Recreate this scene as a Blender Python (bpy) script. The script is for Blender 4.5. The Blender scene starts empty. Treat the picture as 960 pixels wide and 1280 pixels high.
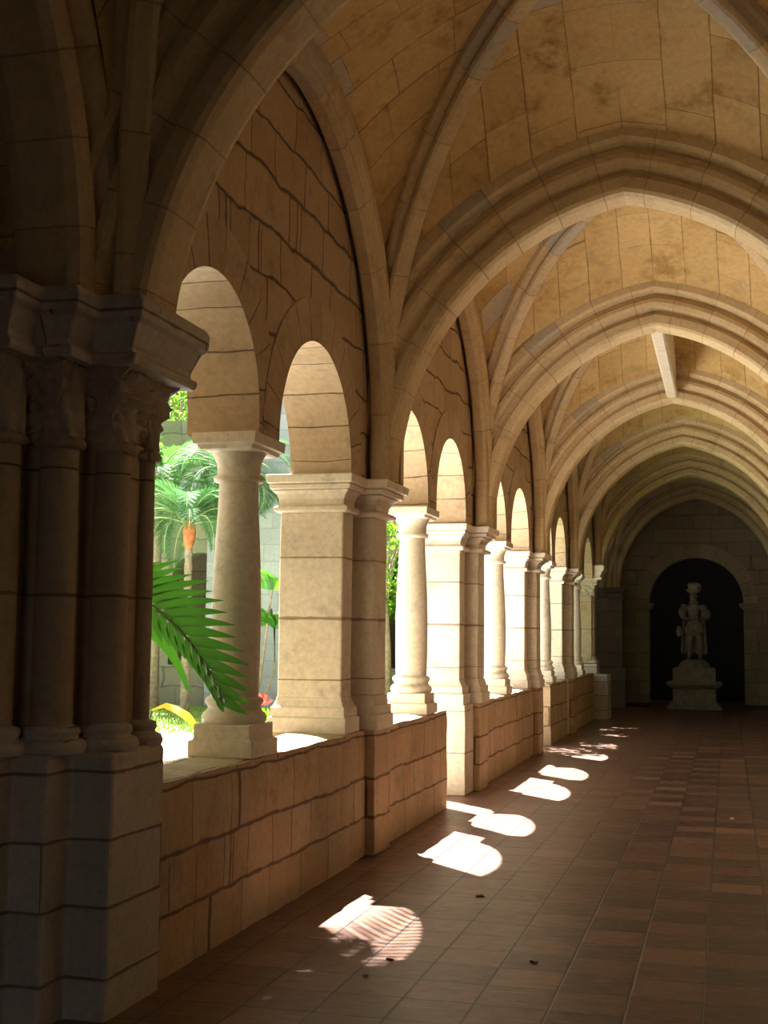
import bpy, bmesh, math, random
from mathutils import Vector, Matrix, noise
random.seed(7)
PI = math.pi
sc = bpy.context.scene
COL = sc.collection
R = math.radians

# ------------------------------------------------------------------ helpers
def V(*a): return Vector(a)
def lerp(a, b, t): return a + (b - a) * t

class MB:
    """collects verts, faces and uvs, then links them as ONE mesh object"""
    def __init__(s): s.v = []; s.f = []; s.uv = []; s.sm = []
    def add(s, vs, fs, uvs=None, smooth=False):
        o = len(s.v); s.v += [Vector(p) for p in vs]
        for i, f in enumerate(fs):
            s.f.append([o + k for k in f]); s.uv.append(uvs[i] if uvs else None); s.sm.append(smooth)
        return s
    def box(s, x0, x1, y0, y1, z0, z1):
        vs = [(x, y, z) for z in (z0, z1) for y in (y0, y1) for x in (x0, x1)]
        return s.add(vs, [(0, 2, 3, 1), (4, 5, 7, 6), (0, 1, 5, 4), (2, 6, 7, 3), (0, 4, 6, 2), (1, 3, 7, 5)])
    def gbox(s, x0, x1, y0, y1, z0, z1, st=.11, amp=.006, wear=.0):
        """box cut into a grid whose points are pushed about a little, as worn hand cut stone is"""
        def n(a, b): return max(1, int(round((b - a) / st)))
        nx, ny, nz = n(x0, x1), n(y0, y1), n(z0, z1)
        idx = {}; vs = []
        def g(i, j, k):
            if (i, j, k) in idx: return idx[(i, j, k)]
            p = Vector((x0 + (x1 - x0) * i / nx, y0 + (y1 - y0) * j / ny, z0 + (z1 - z0) * k / nz))
            q = p * 3.1
            d = Vector((noise.noise(q), noise.noise(q + Vector((9, 3, 1))), noise.noise(q + Vector((2, 7, 5))))) * amp
            if wear:
                e = (i in (0, nx)) + (j in (0, ny)) + (k in (0, nz))
                if e >= 2 and k == nz:
                    w = wear * (.4 + .9 * abs(noise.noise(p * 4.3)))
                    d.z -= w * .6; d.x += w * (.8 if i == 0 else -.8 if i == nx else 0)
                    d.y += w * (.8 if j == 0 else -.8 if j == ny else 0)
            idx[(i, j, k)] = len(vs); vs.append(p + d); return idx[(i, j, k)]
        fs = []
        for j in range(ny):
            for k in range(nz):
                fs.append((g(0, j, k), g(0, j, k + 1), g(0, j + 1, k + 1), g(0, j + 1, k)))
                fs.append((g(nx, j, k), g(nx, j + 1, k), g(nx, j + 1, k + 1), g(nx, j, k + 1)))
        for i in range(nx):
            for k in range(nz):
                fs.append((g(i, 0, k), g(i + 1, 0, k), g(i + 1, 0, k + 1), g(i, 0, k + 1)))
                fs.append((g(i, ny, k), g(i, ny, k + 1), g(i + 1, ny, k + 1), g(i + 1, ny, k)))
            for j in range(ny):
                fs.append((g(i, j, 0), g(i, j + 1, 0), g(i + 1, j + 1, 0), g(i + 1, j, 0)))
                fs.append((g(i, j, nz), g(i + 1, j, nz), g(i + 1, j + 1, nz), g(i, j + 1, nz)))
        return s.add(vs, fs)
    def moulded(s, x0, x1, y0, y1, prof):
        """rectangle lofted up through (z, outward offset) steps"""
        vs = []; fs = []
        for z, o in prof:
            vs += [(x0 - o, y0 - o, z), (x1 + o, y0 - o, z), (x1 + o, y1 + o, z), (x0 - o, y1 + o, z)]
        n = len(prof)
        for i in range(n - 1):
            for k in range(4):
                a = 4 * i + k; b = 4 * i + (k + 1) % 4
                fs.append((a, b, b + 4, a + 4))
        fs.append((3, 2, 1, 0)); m = 4 * (n - 1); fs.append((m, m + 1, m + 2, m + 3))
        return s.add(vs, fs)
    def prism(s, pts, z0, z1):
        n = len(pts); vs = [(x, y, z0) for x, y in pts] + [(x, y, z1) for x, y in pts]
        fs = [(i, (i + 1) % n, n + (i + 1) % n, n + i) for i in range(n)]
        fs += [tuple(range(n - 1, -1, -1)), tuple(range(n, 2 * n))]
        return s.add(vs, fs)
    def loftpoly(s, rings, smooth=False):
        n = len(rings[0]); vs = [p for r in rings for p in r]; fs = []
        for i in range(len(rings) - 1):
            for k in range(n):
                a = i * n + k; b = i * n + (k + 1) % n
                fs.append((a, b, b + n, a + n))
        s.add(vs, fs, smooth=smooth)
        m = (len(rings) - 1) * n
        s.add(rings[0], [tuple(range(n - 1, -1, -1))]); s.add(rings[-1], [tuple(range(n))])
        return s
    def lathe(s, cx, cy, prof, seg=40, bump=0, a0=0.):
        rings = []
        for z, r in prof:
            ring = []
            for k in range(seg):
                a = a0 + 2 * PI * k / seg; rr = r
                if bump:
                    q = Vector((math.cos(a) * 3, math.sin(a) * 3, z * 14 + cx * 5))
                    rr += bump * noise.noise(q * 1.6) + bump * .8 * math.sin(a * 6 + z * 26)
                ring.append((cx + rr * math.cos(a), cy + rr * math.sin(a), z))
            rings.append(ring)
        return s.loftpoly(rings, smooth=True)
    def tube(s, pts, rads, seg=8):
        rings = []
        pts = [Vector(p) for p in pts]
        for i, p in enumerate(pts):
            t = (pts[min(i + 1, len(pts) - 1)] - pts[max(i - 1, 0)]).normalized()
            a = t.cross(Vector((0, 0, 1)))
            if a.length < .05: a = t.cross(Vector((1, 0, 0)))
            a.normalize(); b = a.cross(t)
            r = rads[i] if hasattr(rads, '__len__') else rads
            rings.append([tuple(p + a * r * math.cos(2 * PI * k / seg) + b * r * math.sin(2 * PI * k / seg)) for k in range(seg)])
        return s.loftpoly(rings, smooth=True)
    def build(s, name, mat, parent=None, bevel=0, loc=None, weld=False, subd=0):
        me = bpy.data.meshes.new(name)
        me.from_pydata([tuple(p) for p in s.v], [], s.f)
        uvl = me.uv_layers.new(name='UVMap')
        for p, uv in zip(me.polygons, s.uv):
            if uv is None:
                n = p.normal
                ax, ay, az = abs(n.x), abs(n.y), abs(n.z)
                for li, vi in zip(p.loop_indices, p.vertices):
                    c = s.v[vi]
                    if az > .8: uvl.data[li].uv = (c.y + .17, c.x + .07)
                    elif ax > ay: uvl.data[li].uv = (c.y, c.z)
                    else: uvl.data[li].uv = (c.x + 3.3, c.z)
            else:
                for li, q in zip(p.loop_indices, uv): uvl.data[li].uv = q
        for p, f in zip(me.polygons, s.sm): p.use_smooth = f
        if loc is not None:
            me.transform(Matrix.Translation(-Vector(loc)))
        me.update()
        o = bpy.data.objects.new(name, me); COL.objects.link(o)
        if loc is not None: o.location = loc
        if parent is not None:
            o.parent = parent; o.matrix_parent_inverse = Matrix.Translation(-Vector(parent.location))
        if mat: me.materials.append(mat)
        if bevel:
            b = o.modifiers.new('bevel', 'BEVEL'); b.width = bevel; b.segments = 2; b.limit_method = 'ANGLE'; b.angle_limit = R(35)
        return o

def thing(name, label, cat, loc=(0, 0, 0), group=None):
    o = bpy.data.objects.new(name, None); COL.objects.link(o); o.location = loc; o.empty_display_size = .1
    return tag(o, label, cat, group)
def tag(o, label, cat, group=None, kind=None):
    o['label'] = label; o['category'] = cat
    if group: o['group'] = group
    if kind: o['kind'] = kind
    return o
def struct(o, label=None, cat=None):
    o['kind'] = 'structure'
    if label: o['label'] = label
    if cat: o['category'] = cat
    return o

# ------------------------------------------------------------------ node helper
class NT:
    def __init__(s, name):
        s.m = bpy.data.materials.new(name); s.m.use_nodes = True; s.t = s.m.node_tree; s.t.nodes.clear()
        s.out = s.t.nodes.new('ShaderNodeOutputMaterial'); s.b = s.t.nodes.new('ShaderNodeBsdfPrincipled')
        s.t.links.new(s.b.outputs[0], s.out.inputs[0])
    def n(s, ty, **kw):
        o = s.t.nodes.new('ShaderNode' + ty)
        for k, v in kw.items(): setattr(o, k, v)
        return o
    def put(s, sock, v):
        if isinstance(v, bpy.types.NodeSocket): s.t.links.new(v, sock)
        elif isinstance(v, (tuple, list)) and len(v) == 3 and sock.type == 'RGBA': sock.default_value = (*v, 1)
        else: sock.default_value = v
    def math(s, op, a, b=None, c=None):
        o = s.n('Math', operation=op); s.put(o.inputs[0], a)
        if b is not None: s.put(o.inputs[1], b)
        if c is not None: s.put(o.inputs[2], c)
        return o.outputs[0]
    def vm(s, op, a, b=None):
        o = s.n('VectorMath', operation=op); s.put(o.inputs[0], a)
        if b is not None:
            s.put(o.inputs['Scale'] if op == 'SCALE' else o.inputs[1], b)
        return o.outputs[0]
    def mix(s, f, a, b, bt='MIX'):
        o = s.n('Mix', data_type='RGBA', blend_type=bt); s.put(o.inputs[0], f); s.put(o.inputs[6], a); s.put(o.inputs[7], b)
        return o.outputs[2]
    def noise(s, vec, scale, detail=4, rough=.55):
        o = s.n('TexNoise'); s.put(o.inputs['Vector'], vec); o.inputs['Scale'].default_value = scale
        o.inputs['Detail'].default_value = detail; o.inputs['Roughness'].default_value = rough
        return o
    def ss(s, x, a, b):
        o = s.n('MapRange', interpolation_type='SMOOTHSTEP'); s.put(o.inputs[0], x)
        o.inputs[1].default_value = a; o.inputs[2].default_value = b; return o.outputs[0]
    def comb(s, x, y, z=0.):
        o = s.n('CombineXYZ'); s.put(o.inputs[0], x); s.put(o.inputs[1], y); s.put(o.inputs[2], z); return o.outputs[0]

def masonry(name, c1, c2, bw=.5, bh=.3, mortar=(.12, .09, .06), mw=.010, stain=(.34, .21, .08), stain_amt=.5,
            grey=0., greyc=(.38, .37, .36), warp=.03, bump=.5, seed=0., rough=.85, pits=.5, mdark=.8, dirt=(.10, .08, .06), dirt_amt=.4):
    k = NT(name)
    uv = k.n('UVMap', uv_map='UVMap').outputs[0]
    geo = k.n('NewGeometry').outputs['Position']
    nz = k.noise(geo, 2.3, 2)
    w = k.vm('SCALE', k.vm('SUBTRACT', nz.outputs['Color'], (.5, .5, .5)), warp * 2)
    q = k.vm('ADD', uv, w)
    sp = k.n('SeparateXYZ'); k.put(sp.inputs[0], q); u, v = sp.outputs[0], sp.outputs[1]
    # uneven course heights
    n1 = k.n('TexNoise', noise_dimensions='1D'); k.put(n1.inputs['W'], k.math('MULTIPLY', v, 1.7)); n1.inputs['Detail'].default_value = 0
    vv = k.math('ADD', k.math('DIVIDE', v, bh), k.math('MULTIPLY', n1.outputs[0], .22 if warp > .015 else .12))
    vv = k.math('ADD', vv, 100 + seed)
    row = k.math('FLOOR', vv); fv = k.math('FRACT', vv)
    wr = k.n('TexWhiteNoise', noise_dimensions='1D'); k.put(wr.inputs['W'], row)
    wid = k.math('MULTIPLY_ADD', wr.outputs[0], bw * .7, bw * .65)
    uu = k.math('ADD', k.math('DIVIDE', u, wid), k.math('MULTIPLY_ADD', row, .37, 100.))
    nu = k.n('TexNoise', noise_dimensions='2D'); k.put(nu.inputs['Vector'], k.comb(k.math('MULTIPLY', uu, .6), row)); nu.inputs['Detail'].default_value = 0
    uu = k.math('ADD', uu, k.math('MULTIPLY', nu.outputs[0], .8))
    colm = k.math('FLOOR', uu); fu = k.math('FRACT', uu)
    eu = k.math('MULTIPLY', k.math('MINIMUM', fu, k.math('SUBTRACT', 1, fu)), wid)
    ev = k.math('MULTIPLY', k.math('MINIMUM', fv, k.math('SUBTRACT', 1, fv)), bh)
    d = k.math('MINIMUM', eu, ev)
    wob = k.noise(geo, 9, 3)
    d = k.math('ADD', d, k.math('MULTIPLY_ADD', wob.outputs[0], mw * 1.6, -mw * .8))
    stone = k.ss(d, mw * .35, mw * 1.1)
    wn = k.n('TexWhiteNoise', noise_dimensions='3D'); k.put(wn.inputs['Vector'], k.comb(colm, row, seed + .5))
    ws = k.n('SeparateColor'); k.put(ws.inputs[0], wn.outputs['Color'])
    base = k.mix(ws.outputs[0], c1, c2)
    s1 = k.noise(geo, 1.7, 6, .65); s2 = k.noise(geo, 7, 8, .7)
    sm = k.math('MULTIPLY', k.ss(s1.outputs[0], .47, .68), k.ss(s2.outputs[0], .36, .6))
    sm = k.math('MULTIPLY', sm, k.math('MULTIPLY_ADD', ws.outputs[1], .9, .3))
    base = k.mix(k.math('MULTIPLY', sm, stain_amt), base, stain)
    dn = k.noise(geo, 3.6, 7, .7)
    base = k.mix(k.math('MULTIPLY', k.ss(dn.outputs[0], .52, .74), dirt_amt), base, dirt)
    if grey > 0:
        base = k.mix(k.math('MULTIPLY', k.math('GREATER_THAN', ws.outputs[2], 1 - grey), .75), base, greyc)
    fine = k.noise(geo, 26, 5, .7)
    base = k.mix(k.math('MULTIPLY_ADD', fine.outputs[0], 1.3, -.5), base, k.mix(.5, base, (.0, .0, .0)))
    vo = k.n('TexVoronoi'); k.put(vo.inputs['Vector'], geo); vo.inputs['Scale'].default_value = 22
    pit = k.math('MULTIPLY', k.ss(vo.outputs[0], .16, .07), k.ss(s2.outputs[0], .5, .62))
    pit = k.math('MULTIPLY', pit, pits)
    base = k.mix(k.math('MULTIPLY', pit, .6), base, (.10, .07, .045))
    base = k.mix(k.math('MULTIPLY', k.math('SUBTRACT', 1, stone), mdark), base, mortar)
    k.put(k.b.inputs['Base Color'], base); k.b.inputs['Roughness'].default_value = rough
    k.b.inputs['Specular IOR Level'].default_value = .25
    h = k.math('ADD', k.math('MULTIPLY', k.ss(d, 0, mw * 1.5), 1.), k.math('MULTIPLY', fine.outputs[0], .25))
    h = k.math('ADD', h, k.math('MULTIPLY', s2.outputs[0], .5)); h = k.math('SUBTRACT', h, pit)
    bp = k.n('Bump'); k.put(bp.inputs['Height'], h); bp.inputs['Strength'].default_value = bump; bp.inputs['Distance'].default_value = .012
    k.put(k.b.inputs['Normal'], bp.outputs[0])
    return k.m

def plain(name, c, rough=.6, c2=None, scale=6, spec=.3, trans=None, bump=0):
    k = NT(name); geo = k.n('NewGeometry').outputs['Position']
    nn = k.noise(geo, scale, 5, .6)
    base = k.mix(k.ss(nn.outputs[0], .35, .65), c, c2 or tuple(x * .7 for x in c))
    k.put(k.b.inputs['Base Color'], base); k.b.inputs['Roughness'].default_value = rough
    k.b.inputs['Specular IOR Level'].default_value = spec
    if bump:
        bp = k.n('Bump'); k.put(bp.inputs['Height'], nn.outputs[0]); bp.inputs['Strength'].default_value = bump; bp.inputs['Distance'].default_value = .03
        k.put(k.b.inputs['Normal'], bp.outputs[0])
    if trans:
        tr = k.n('BsdfTranslucent'); k.put(tr.inputs[0], trans)
        mx = k.n('MixShader'); mx.inputs[0].default_value = .42
        k.t.links.new(k.b.outputs[0], mx.inputs[1]); k.t.links.new(tr.outputs[0], mx.inputs[2]); k.t.links.new(mx.outputs[0], k.out.inputs[0])
    return k.m

C1 = (.66, .50, .32); C2 = (.58, .42, .25)
M = {}
M['wall'] = masonry('rubble_ashlar', (.50, .37, .24), (.42, .30, .185), .52, .30, mw=.013, warp=.07, bump=.8, seed=3, mortar=(.07, .045, .03))
M['parapet'] = masonry('parapet_blocks', (.53, .40, .26), (.44, .32, .19), .42, .29, mdark=.85, mw=.012, warp=.03, bump=.4, seed=5, stain=(.50, .26, .07), stain_amt=.7, mortar=(.12, .075, .045), dirt_amt=.4)
M['pier'] = masonry('pier_blocks', (.72, .66, .55), (.67, .60, .48), 90., .42, mw=.007, warp=.008, bump=.45, seed=1, mortar=(.22, .15, .09), stain_amt=.25)
M['smooth'] = masonry('carved_stone', (.72, .66, .55), (.68, .61, .49), 30, 30, mw=.001, warp=.004, bump=.4, seed=2, stain_amt=.25)
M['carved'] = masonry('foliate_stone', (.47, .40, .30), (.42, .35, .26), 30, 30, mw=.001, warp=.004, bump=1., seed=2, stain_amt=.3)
M['pedestal'] = masonry('pedestal_blocks', (.54, .49, .41), (.46, .42, .34), 3., .27, mw=.009, warp=.01, bump=.6, seed=1.3, mortar=(.14, .11, .08), stain=(.30, .24, .17), dirt_amt=.35)
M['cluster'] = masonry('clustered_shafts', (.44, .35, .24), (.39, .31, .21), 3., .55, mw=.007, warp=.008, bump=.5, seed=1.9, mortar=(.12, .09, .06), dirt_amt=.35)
M['arch'] = masonry('voussoirs', (.63, .50, .31), (.57, .43, .25), 60, .34, mw=.005, mdark=.5, warp=.006, bump=.45, seed=8, mortar=(.22, .15, .08), grey=.07, greyc=(.42, .38, .32), stain_amt=.3, stain=(.44, .24, .07))
M['rib'] = masonry('rib_blocks', (.62, .49, .31), (.56, .43, .26), 60, .5, mw=.005, mdark=.5, warp=.006, bump=.4, seed=12, mortar=(.16, .10, .05), grey=.08, greyc=(.42, .38, .32), stain_amt=.3, stain=(.40, .24, .08))
M['ring'] = masonry('arch_ring_blocks', (.50, .38, .25), (.43, .32, .205), .26, 60, mw=.010, warp=.03, bump=.6, seed=9, mortar=(.08, .05, .035))
M['web'] = masonry('vault_web', (.66, .47, .22), (.54, .37, .16), .62, .34, mw=.006, warp=.012, bump=.4, seed=4.73, mortar=(.20, .13, .06), grey=.085, greyc=(.50, .46, .39), stain_amt=1., stain=(.34, .19, .05), dirt=(.30, .26, .12), dirt_amt=.5)
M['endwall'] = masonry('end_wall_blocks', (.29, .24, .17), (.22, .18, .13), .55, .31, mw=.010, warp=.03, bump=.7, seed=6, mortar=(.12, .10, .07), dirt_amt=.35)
M['garden_wall'] = masonry('garden_wall', (.30, .29, .21), (.23, .23, .17), .8, .45, mw=.016, warp=.08, bump=.7, seed=21, mortar=(.12, .12, .09), dirt_amt=.5, stain=(.25, .27, .17))
M['grey_wall'] = masonry('grey_ashlar', (.44, .47, .51), (.33, .36, .40), .55, .34, mw=.011, warp=.01, bump=.4, seed=23, mortar=(.26, .28, .31), stain=(.34, .34, .34), dirt=(.3, .3, .3))
M['statue'] = plain('statue_stone', (.30, .27, .22), .8, (.22, .20, .16), 9, bump=.3)
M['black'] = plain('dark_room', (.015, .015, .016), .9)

# floor tiles ---------------------------------------------------------------
def tiles():
    k = NT('terracotta_tiles'); geo = k.n('NewGeometry').outputs['Position']
    sp = k.n('SeparateXYZ'); k.put(sp.inputs[0], geo); T = .311
    fx = k.math('DIVIDE', k.math('SUBTRACT', sp.outputs[0], 1.365), T); fy = k.math('DIVIDE', k.math('SUBTRACT', sp.outputs[1], 6.43), T)
    fx = k.math('ADD', fx, 200); fy = k.math('ADD', fy, 200)
    cx = k.math('FLOOR', fx); cy = k.math('FLOOR', fy); ux = k.math('FRACT', fx); uy = k.math('FRACT', fy)
    ex = k.math('MINIMUM', ux, k.math('SUBTRACT', 1, ux)); ey = k.math('MINIMUM', uy, k.math('SUBTRACT', 1, uy))
    wb = k.noise(geo, 13, 2)
    off = k.math('MULTIPLY_ADD', wb.outputs[0], .012, -.006)
    gx = k.ss(k.math('ADD', ex, off), .012, .024); gy = k.ss(k.math('ADD', ey, off), .010, .024)
    tile = k.math('MULTIPLY', gx, gy)
    wn = k.n('TexWhiteNoise', noise_dimensions='3D'); k.put(wn.inputs['Vector'], k.comb(cx, cy, 1.))
    ws = k.n('SeparateColor'); k.put(ws.inputs[0], wn.outputs['Color'])
    cr = k.n('ValToRGB'); wc = k.n('TexWhiteNoise', noise_dimensions='1D'); k.put(wc.inputs['W'], cx)
    par = k.math('FRACT', k.math('MULTIPLY', k.math('ADD', cy, k.math('GREATER_THAN', wc.outputs[0], .5)), .5)); par = k.math('MULTIPLY', par, .72)
    k.put(cr.inputs[0], k.math('ADD', par, k.math('MULTIPLY', ws.outputs[0], .64))); e = cr.color_ramp.elements
    e[0].position = 0; e[0].color = (.062, .034, .032, 1); e[1].position = 1; e[1].color = (.36, .20, .135, 1)
    m = e.new(.38); m.color = (.10, .048, .040, 1); m = e.new(.52); m.color = (.185, .092, .068, 1); m = e.new(.85); m.color = (.26, .135, .095, 1)
    # the strip nearest the arcade is laid in one even batch of paler tiles
    even = k.math('SUBTRACT', 1, k.ss(sp.outputs[0], 1.0, 1.9))
    base = k.mix(k.math('MULTIPLY', even, .6), cr.outputs[0], (.25, .130, .085))
    base = k.mix(k.math('MULTIPLY', ws.outputs[2], .35), base, (.13, .055, .04))
    n1 = k.noise(k.vm('MULTIPLY', geo, (1, 4, 1)), 5, 6, .65)
    base = k.mix(k.ss(n1.outputs[0], .5, .72), base, k.mix(.5, base, (.42, .26, .18)))
    n2 = k.noise(geo, 11, 6, .7)
    base = k.mix(k.math('MULTIPLY', k.ss(n2.outputs[0], .5, .7), .5), base, k.mix(.5, base, (.03, .015, .012)))
    base = k.mix(tile, (.04, .034, .036), k.mix(.27, base, (.02, .015, .012)))
    k.put(k.b.inputs['Base Color'], base)
    k.put(k.b.inputs['Roughness'], k.math('MULTIPLY_ADD', n2.outputs[0], .25, .27))
    k.b.inputs['Specular IOR Level'].default_value = .38
    bp = k.n('Bump'); k.put(bp.inputs['Height'], k.math('ADD', k.math('ADD', tile, k.math('MULTIPLY', n2.outputs[0], .25)), k.math('MULTIPLY', ws.outputs[1], .25)))
    bp.inputs['Strength'].default_value = .35; bp.inputs['Distance'].default_value = .006
    k.put(k.b.inputs['Normal'], bp.outputs[0]); return k.m
M['tiles'] = tiles()

# ------------------------------------------------------------------ main measures
ZP = .88            # parapet top
ZC = 2.68           # capital top, springing
XR = 3.52           # right wall plane
CX = 1.76
T_Y = [-.75, 4.95, 9.05, 13.05, 17.2, 21.15, 25.2, 29.4]   # centres of the transverse arches
PIERS = {2: (8.42, 9.40), 3: (12.43, 13.38), 4: (16.62, 17.55), 5: (20.55, 21.48)}
COLS = {1: 6.77, 2: 10.93, 3: 15.02, 4: 19.07, 5: 23.1}
END1, START6 = 5.32, 24.75
ordw = {1: 'first', 2: 'second', 3: 'third', 4: 'fourth', 5: 'fifth', 6: 'sixth'}

# ------------------------------------------------------------------ floor, ground
f = MB(); f.add([(-7, -1.2, 0), (XR + .3, -1.2, 0), (XR + .3, 33, 0), (-.55, 33, 0), (-.55, 4.6, 0), (-7, 4.6, 0)], [(0, 1, 2, 3, 4, 5)])
struct(f.build('floor', M['tiles']))
f = MB(); f.box(-26, XR + .3, -5, 38, -.3, -.012); struct(f.build('ground', plain('earth', (.20, .17, .12), .9)), 'bare ground under the cloister and its garden', 'ground')
pav = masonry('paving', (.78, .75, .69), (.72, .69, .63), .9, .7, mw=.012, warp=.01, bump=.3, seed=30, mortar=(.3, .28, .25), stain_amt=.1)
f = MB(); f.box(-24, -.52, 5.3, 18.3, -.1, .012); struct(f.build('garden_path', pav), 'pale sunlit paving just outside the arcade', 'paving')
f = MB(); f.box(-4.2, -.52, 5.3, 8.6, -.1, .03); struct(f.build('dimming_bed', plain('added_dark_soil', (.05, .04, .025), .95, (.03, .05, .02), 9, bump=1)), 'unseen dark soil bed added outside the first bay to dim it', 'soil')  # added out of view: dark ground that cuts bounced light into the first bay
# sunlit lawn
k = NT('lawn'); geo = k.n('NewGeometry').outputs['Position']; a = k.noise(geo, 1.3, 5); b_ = k.noise(geo, 40, 3)
cc = k.mix(k.ss(a.outputs[0], .4, .62), (.10, .22, .03), (.20, .31, .06)); cc = k.mix(b_.outputs[0], cc, (.30, .42, .10))
k.put(k.b.inputs['Base Color'], cc); k.b.inputs['Roughness'].default_value = .9
M['lawn'] = k.m
lw = MB(); lw.box(-24, -1.2, 18.3, 25.0, -.1, .03)
rnd = random.Random(3)
for i in range(9000):
    x = rnd.uniform(-14, -3.5); y = rnd.uniform(18.3, 25); h = rnd.uniform(.03, .09); a = rnd.uniform(0, PI)
    dx, dy = .02 * math.cos(a), .02 * math.sin(a); lx, ly = rnd.uniform(-.03, .03), rnd.uniform(-.03, .03)
    lw.add([(x - dx, y - dy, .02), (x + dx, y + dy, .02), (x + lx, y + ly, .03 + h)], [(0, 1, 2)])
tag(lw.build('lawn', M['lawn']), 'short sunlit green lawn in the cloister garden', 'grass', kind='stuff')

# ------------------------------------------------------------------ arcade wall above the columns
openings = []
def bayends(b):
    s = END1 if b == 1 else PIERS[b][1]; e = START6 if b == 5 else PIERS[b + 1][0]; return s, e
for b in range(1, 6):
    s, e = bayends(b); c = COLS[b]
    openings += [(s + .02, c - .16, b), (c + .16, e - .02, b)]
RT = .27
XI, XO = -.08, -.50
def zb(y):
    for a, c, _ in openings:
        m = (a + c) / 2; r = (c - a) / 2 + RT - .03
        cz = 3.40 - (c - a) / 2
        if abs(y - m) < r:
            z = cz + math.sqrt(max(0, r * r - (y - m) ** 2))
            yield max(z, 2.66)
def zbot(y): return max(list(zb(y)) or [2.66])
wl = MB(); ys = []
n = 330; y0_, y1_ = 4.99, 25.2
ys = [y0_ + (y1_ - y0_) * i / n for i in range(n + 1)]
for i in range(n):
    a, b = ys[i], ys[i + 1]; za, zb_ = zbot(a), zbot(b); zt = 5.95
    ks = 8
    for x, sgn in ((XI, 1), (XO, -1)):
        for q in range(ks):
            p0 = za + (zt - za) * q / ks; p1 = za + (zt - za) * (q + 1) / ks; r0 = zb_ + (zt - zb_) * q / ks; r1 = zb_ + (zt - zb_) * (q + 1) / ks
            vs = [(x, a, p0), (x, b, r0), (x, b, r1), (x, a, p1)]
            wl.add(vs, [(0, 1, 2, 3) if sgn > 0 else (3, 2, 1, 0)])
    wl.add([(XO, a, za), (XI, a, za), (XI, b, zb_), (XO, b, zb_)], [(3, 2, 1, 0)])
    wl.add([(XO, a, zt), (XI, a, zt), (XI, b, zt), (XO, b, zt)], [(0, 1, 2, 3)])
struct(wl.build('wall_left', M['wall']))

for i, (a, c, b) in enumerate(openings):
    m = (a + c) / 2; r = (c - a) / 2; cz = 3.40 - r; rr = MB(); ns = 40
    st = max(0, cz - 2.66)
    P = []   # (y,z,outy,outz,len)
    if st > .001: P.append((a, 2.66, -1, 0, 0.))
    for q in range(ns + 1):
        t = PI - PI * q / ns; P.append((m + r * math.cos(t), cz + r * math.sin(t), math.cos(t), math.sin(t), st + r * PI * q / ns))
    if st > .001: P.append((c, 2.66, 1, 0, 2 * st + r * PI))
    if cz < 2.66:
        P = [p for p in P if p[1] >= 2.655]
    xi, xo = XI + .006 + .005 * (i % 2), XO - .006 - .005 * (i % 2)
    for p, q in zip(P, P[1:]):
        def at(w, x, d): return (x, w[0] + w[2] * d, w[1] + w[3] * d)
        sp_ = 1.25
        rr.add([at(p, xi, 0), at(q, xi, 0), at(q, xi, RT), at(p, xi, RT)], [(0, 1, 2, 3)], [[(p[4] * sp_, .0), (q[4] * sp_, .0), (q[4] * sp_, RT), (p[4] * sp_, RT)]])
        rr.add([at(p, xo, 0), at(p, xo, RT), at(q, xo, RT), at(q, xo, 0)], [(0, 1, 2, 3)], [[(p[4] * sp_, 0), (p[4] * sp_, RT), (q[4] * sp_, RT), (q[4] * sp_, 0)]])
        rr.add([at(p, xi, 0), at(p, xo, 0), at(q, xo, 0), at(q, xi, 0)], [(0, 1, 2, 3)], [[(p[4], 0), (p[4], .4), (q[4], .4), (q[4], 0)]], smooth=True)
        rr.add([at(p, xi, RT), at(q, xi, RT), at(q, xo, RT), at(p, xo, RT)], [(0, 1, 2, 3)], [[(p[4], 0), (q[4], 0), (q[4], .4), (p[4], .4)]], smooth=True)
    o = rr.build('arcade_arch', M['ring'], loc=(-.29, m, 3.4))
    side = 'nearer' if i % 2 == 0 else 'farther'
    tag(o, 'round stone arch of radial blocks, %s of two in the %s bay' % (side, ordw[b]), 'arch', 'round arches of the arcade')

# ------------------------------------------------------------------ parapets
def parapet(y0, y1, label):
    m = MB(); m.gbox(XO, -.055, y0, y1, 0, ZP, .1, .012, .022)
    return tag(m.build('parapet_wall', M['parapet'], loc=((XO - .055) / 2, (y0 + y1) / 2, 0)), label, 'low wall', 'low parapet walls between the piers')
parapet(5.34, 8.44, 'low block parapet beside the clustered pier, under the palm frond')
parapet(9.42, 11.52, 'low block parapet in the second bay ending short, with a passage after it')
parapet(13.40, 16.60, 'low block parapet in the third bay with an orange-stained base')
parapet(18.55, 20.53, 'low block parapet in the fourth bay with a sunlit near end')
parapet(21.50, 24.78, 'low shadowed block parapet in the fifth bay by the dark end')

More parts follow.
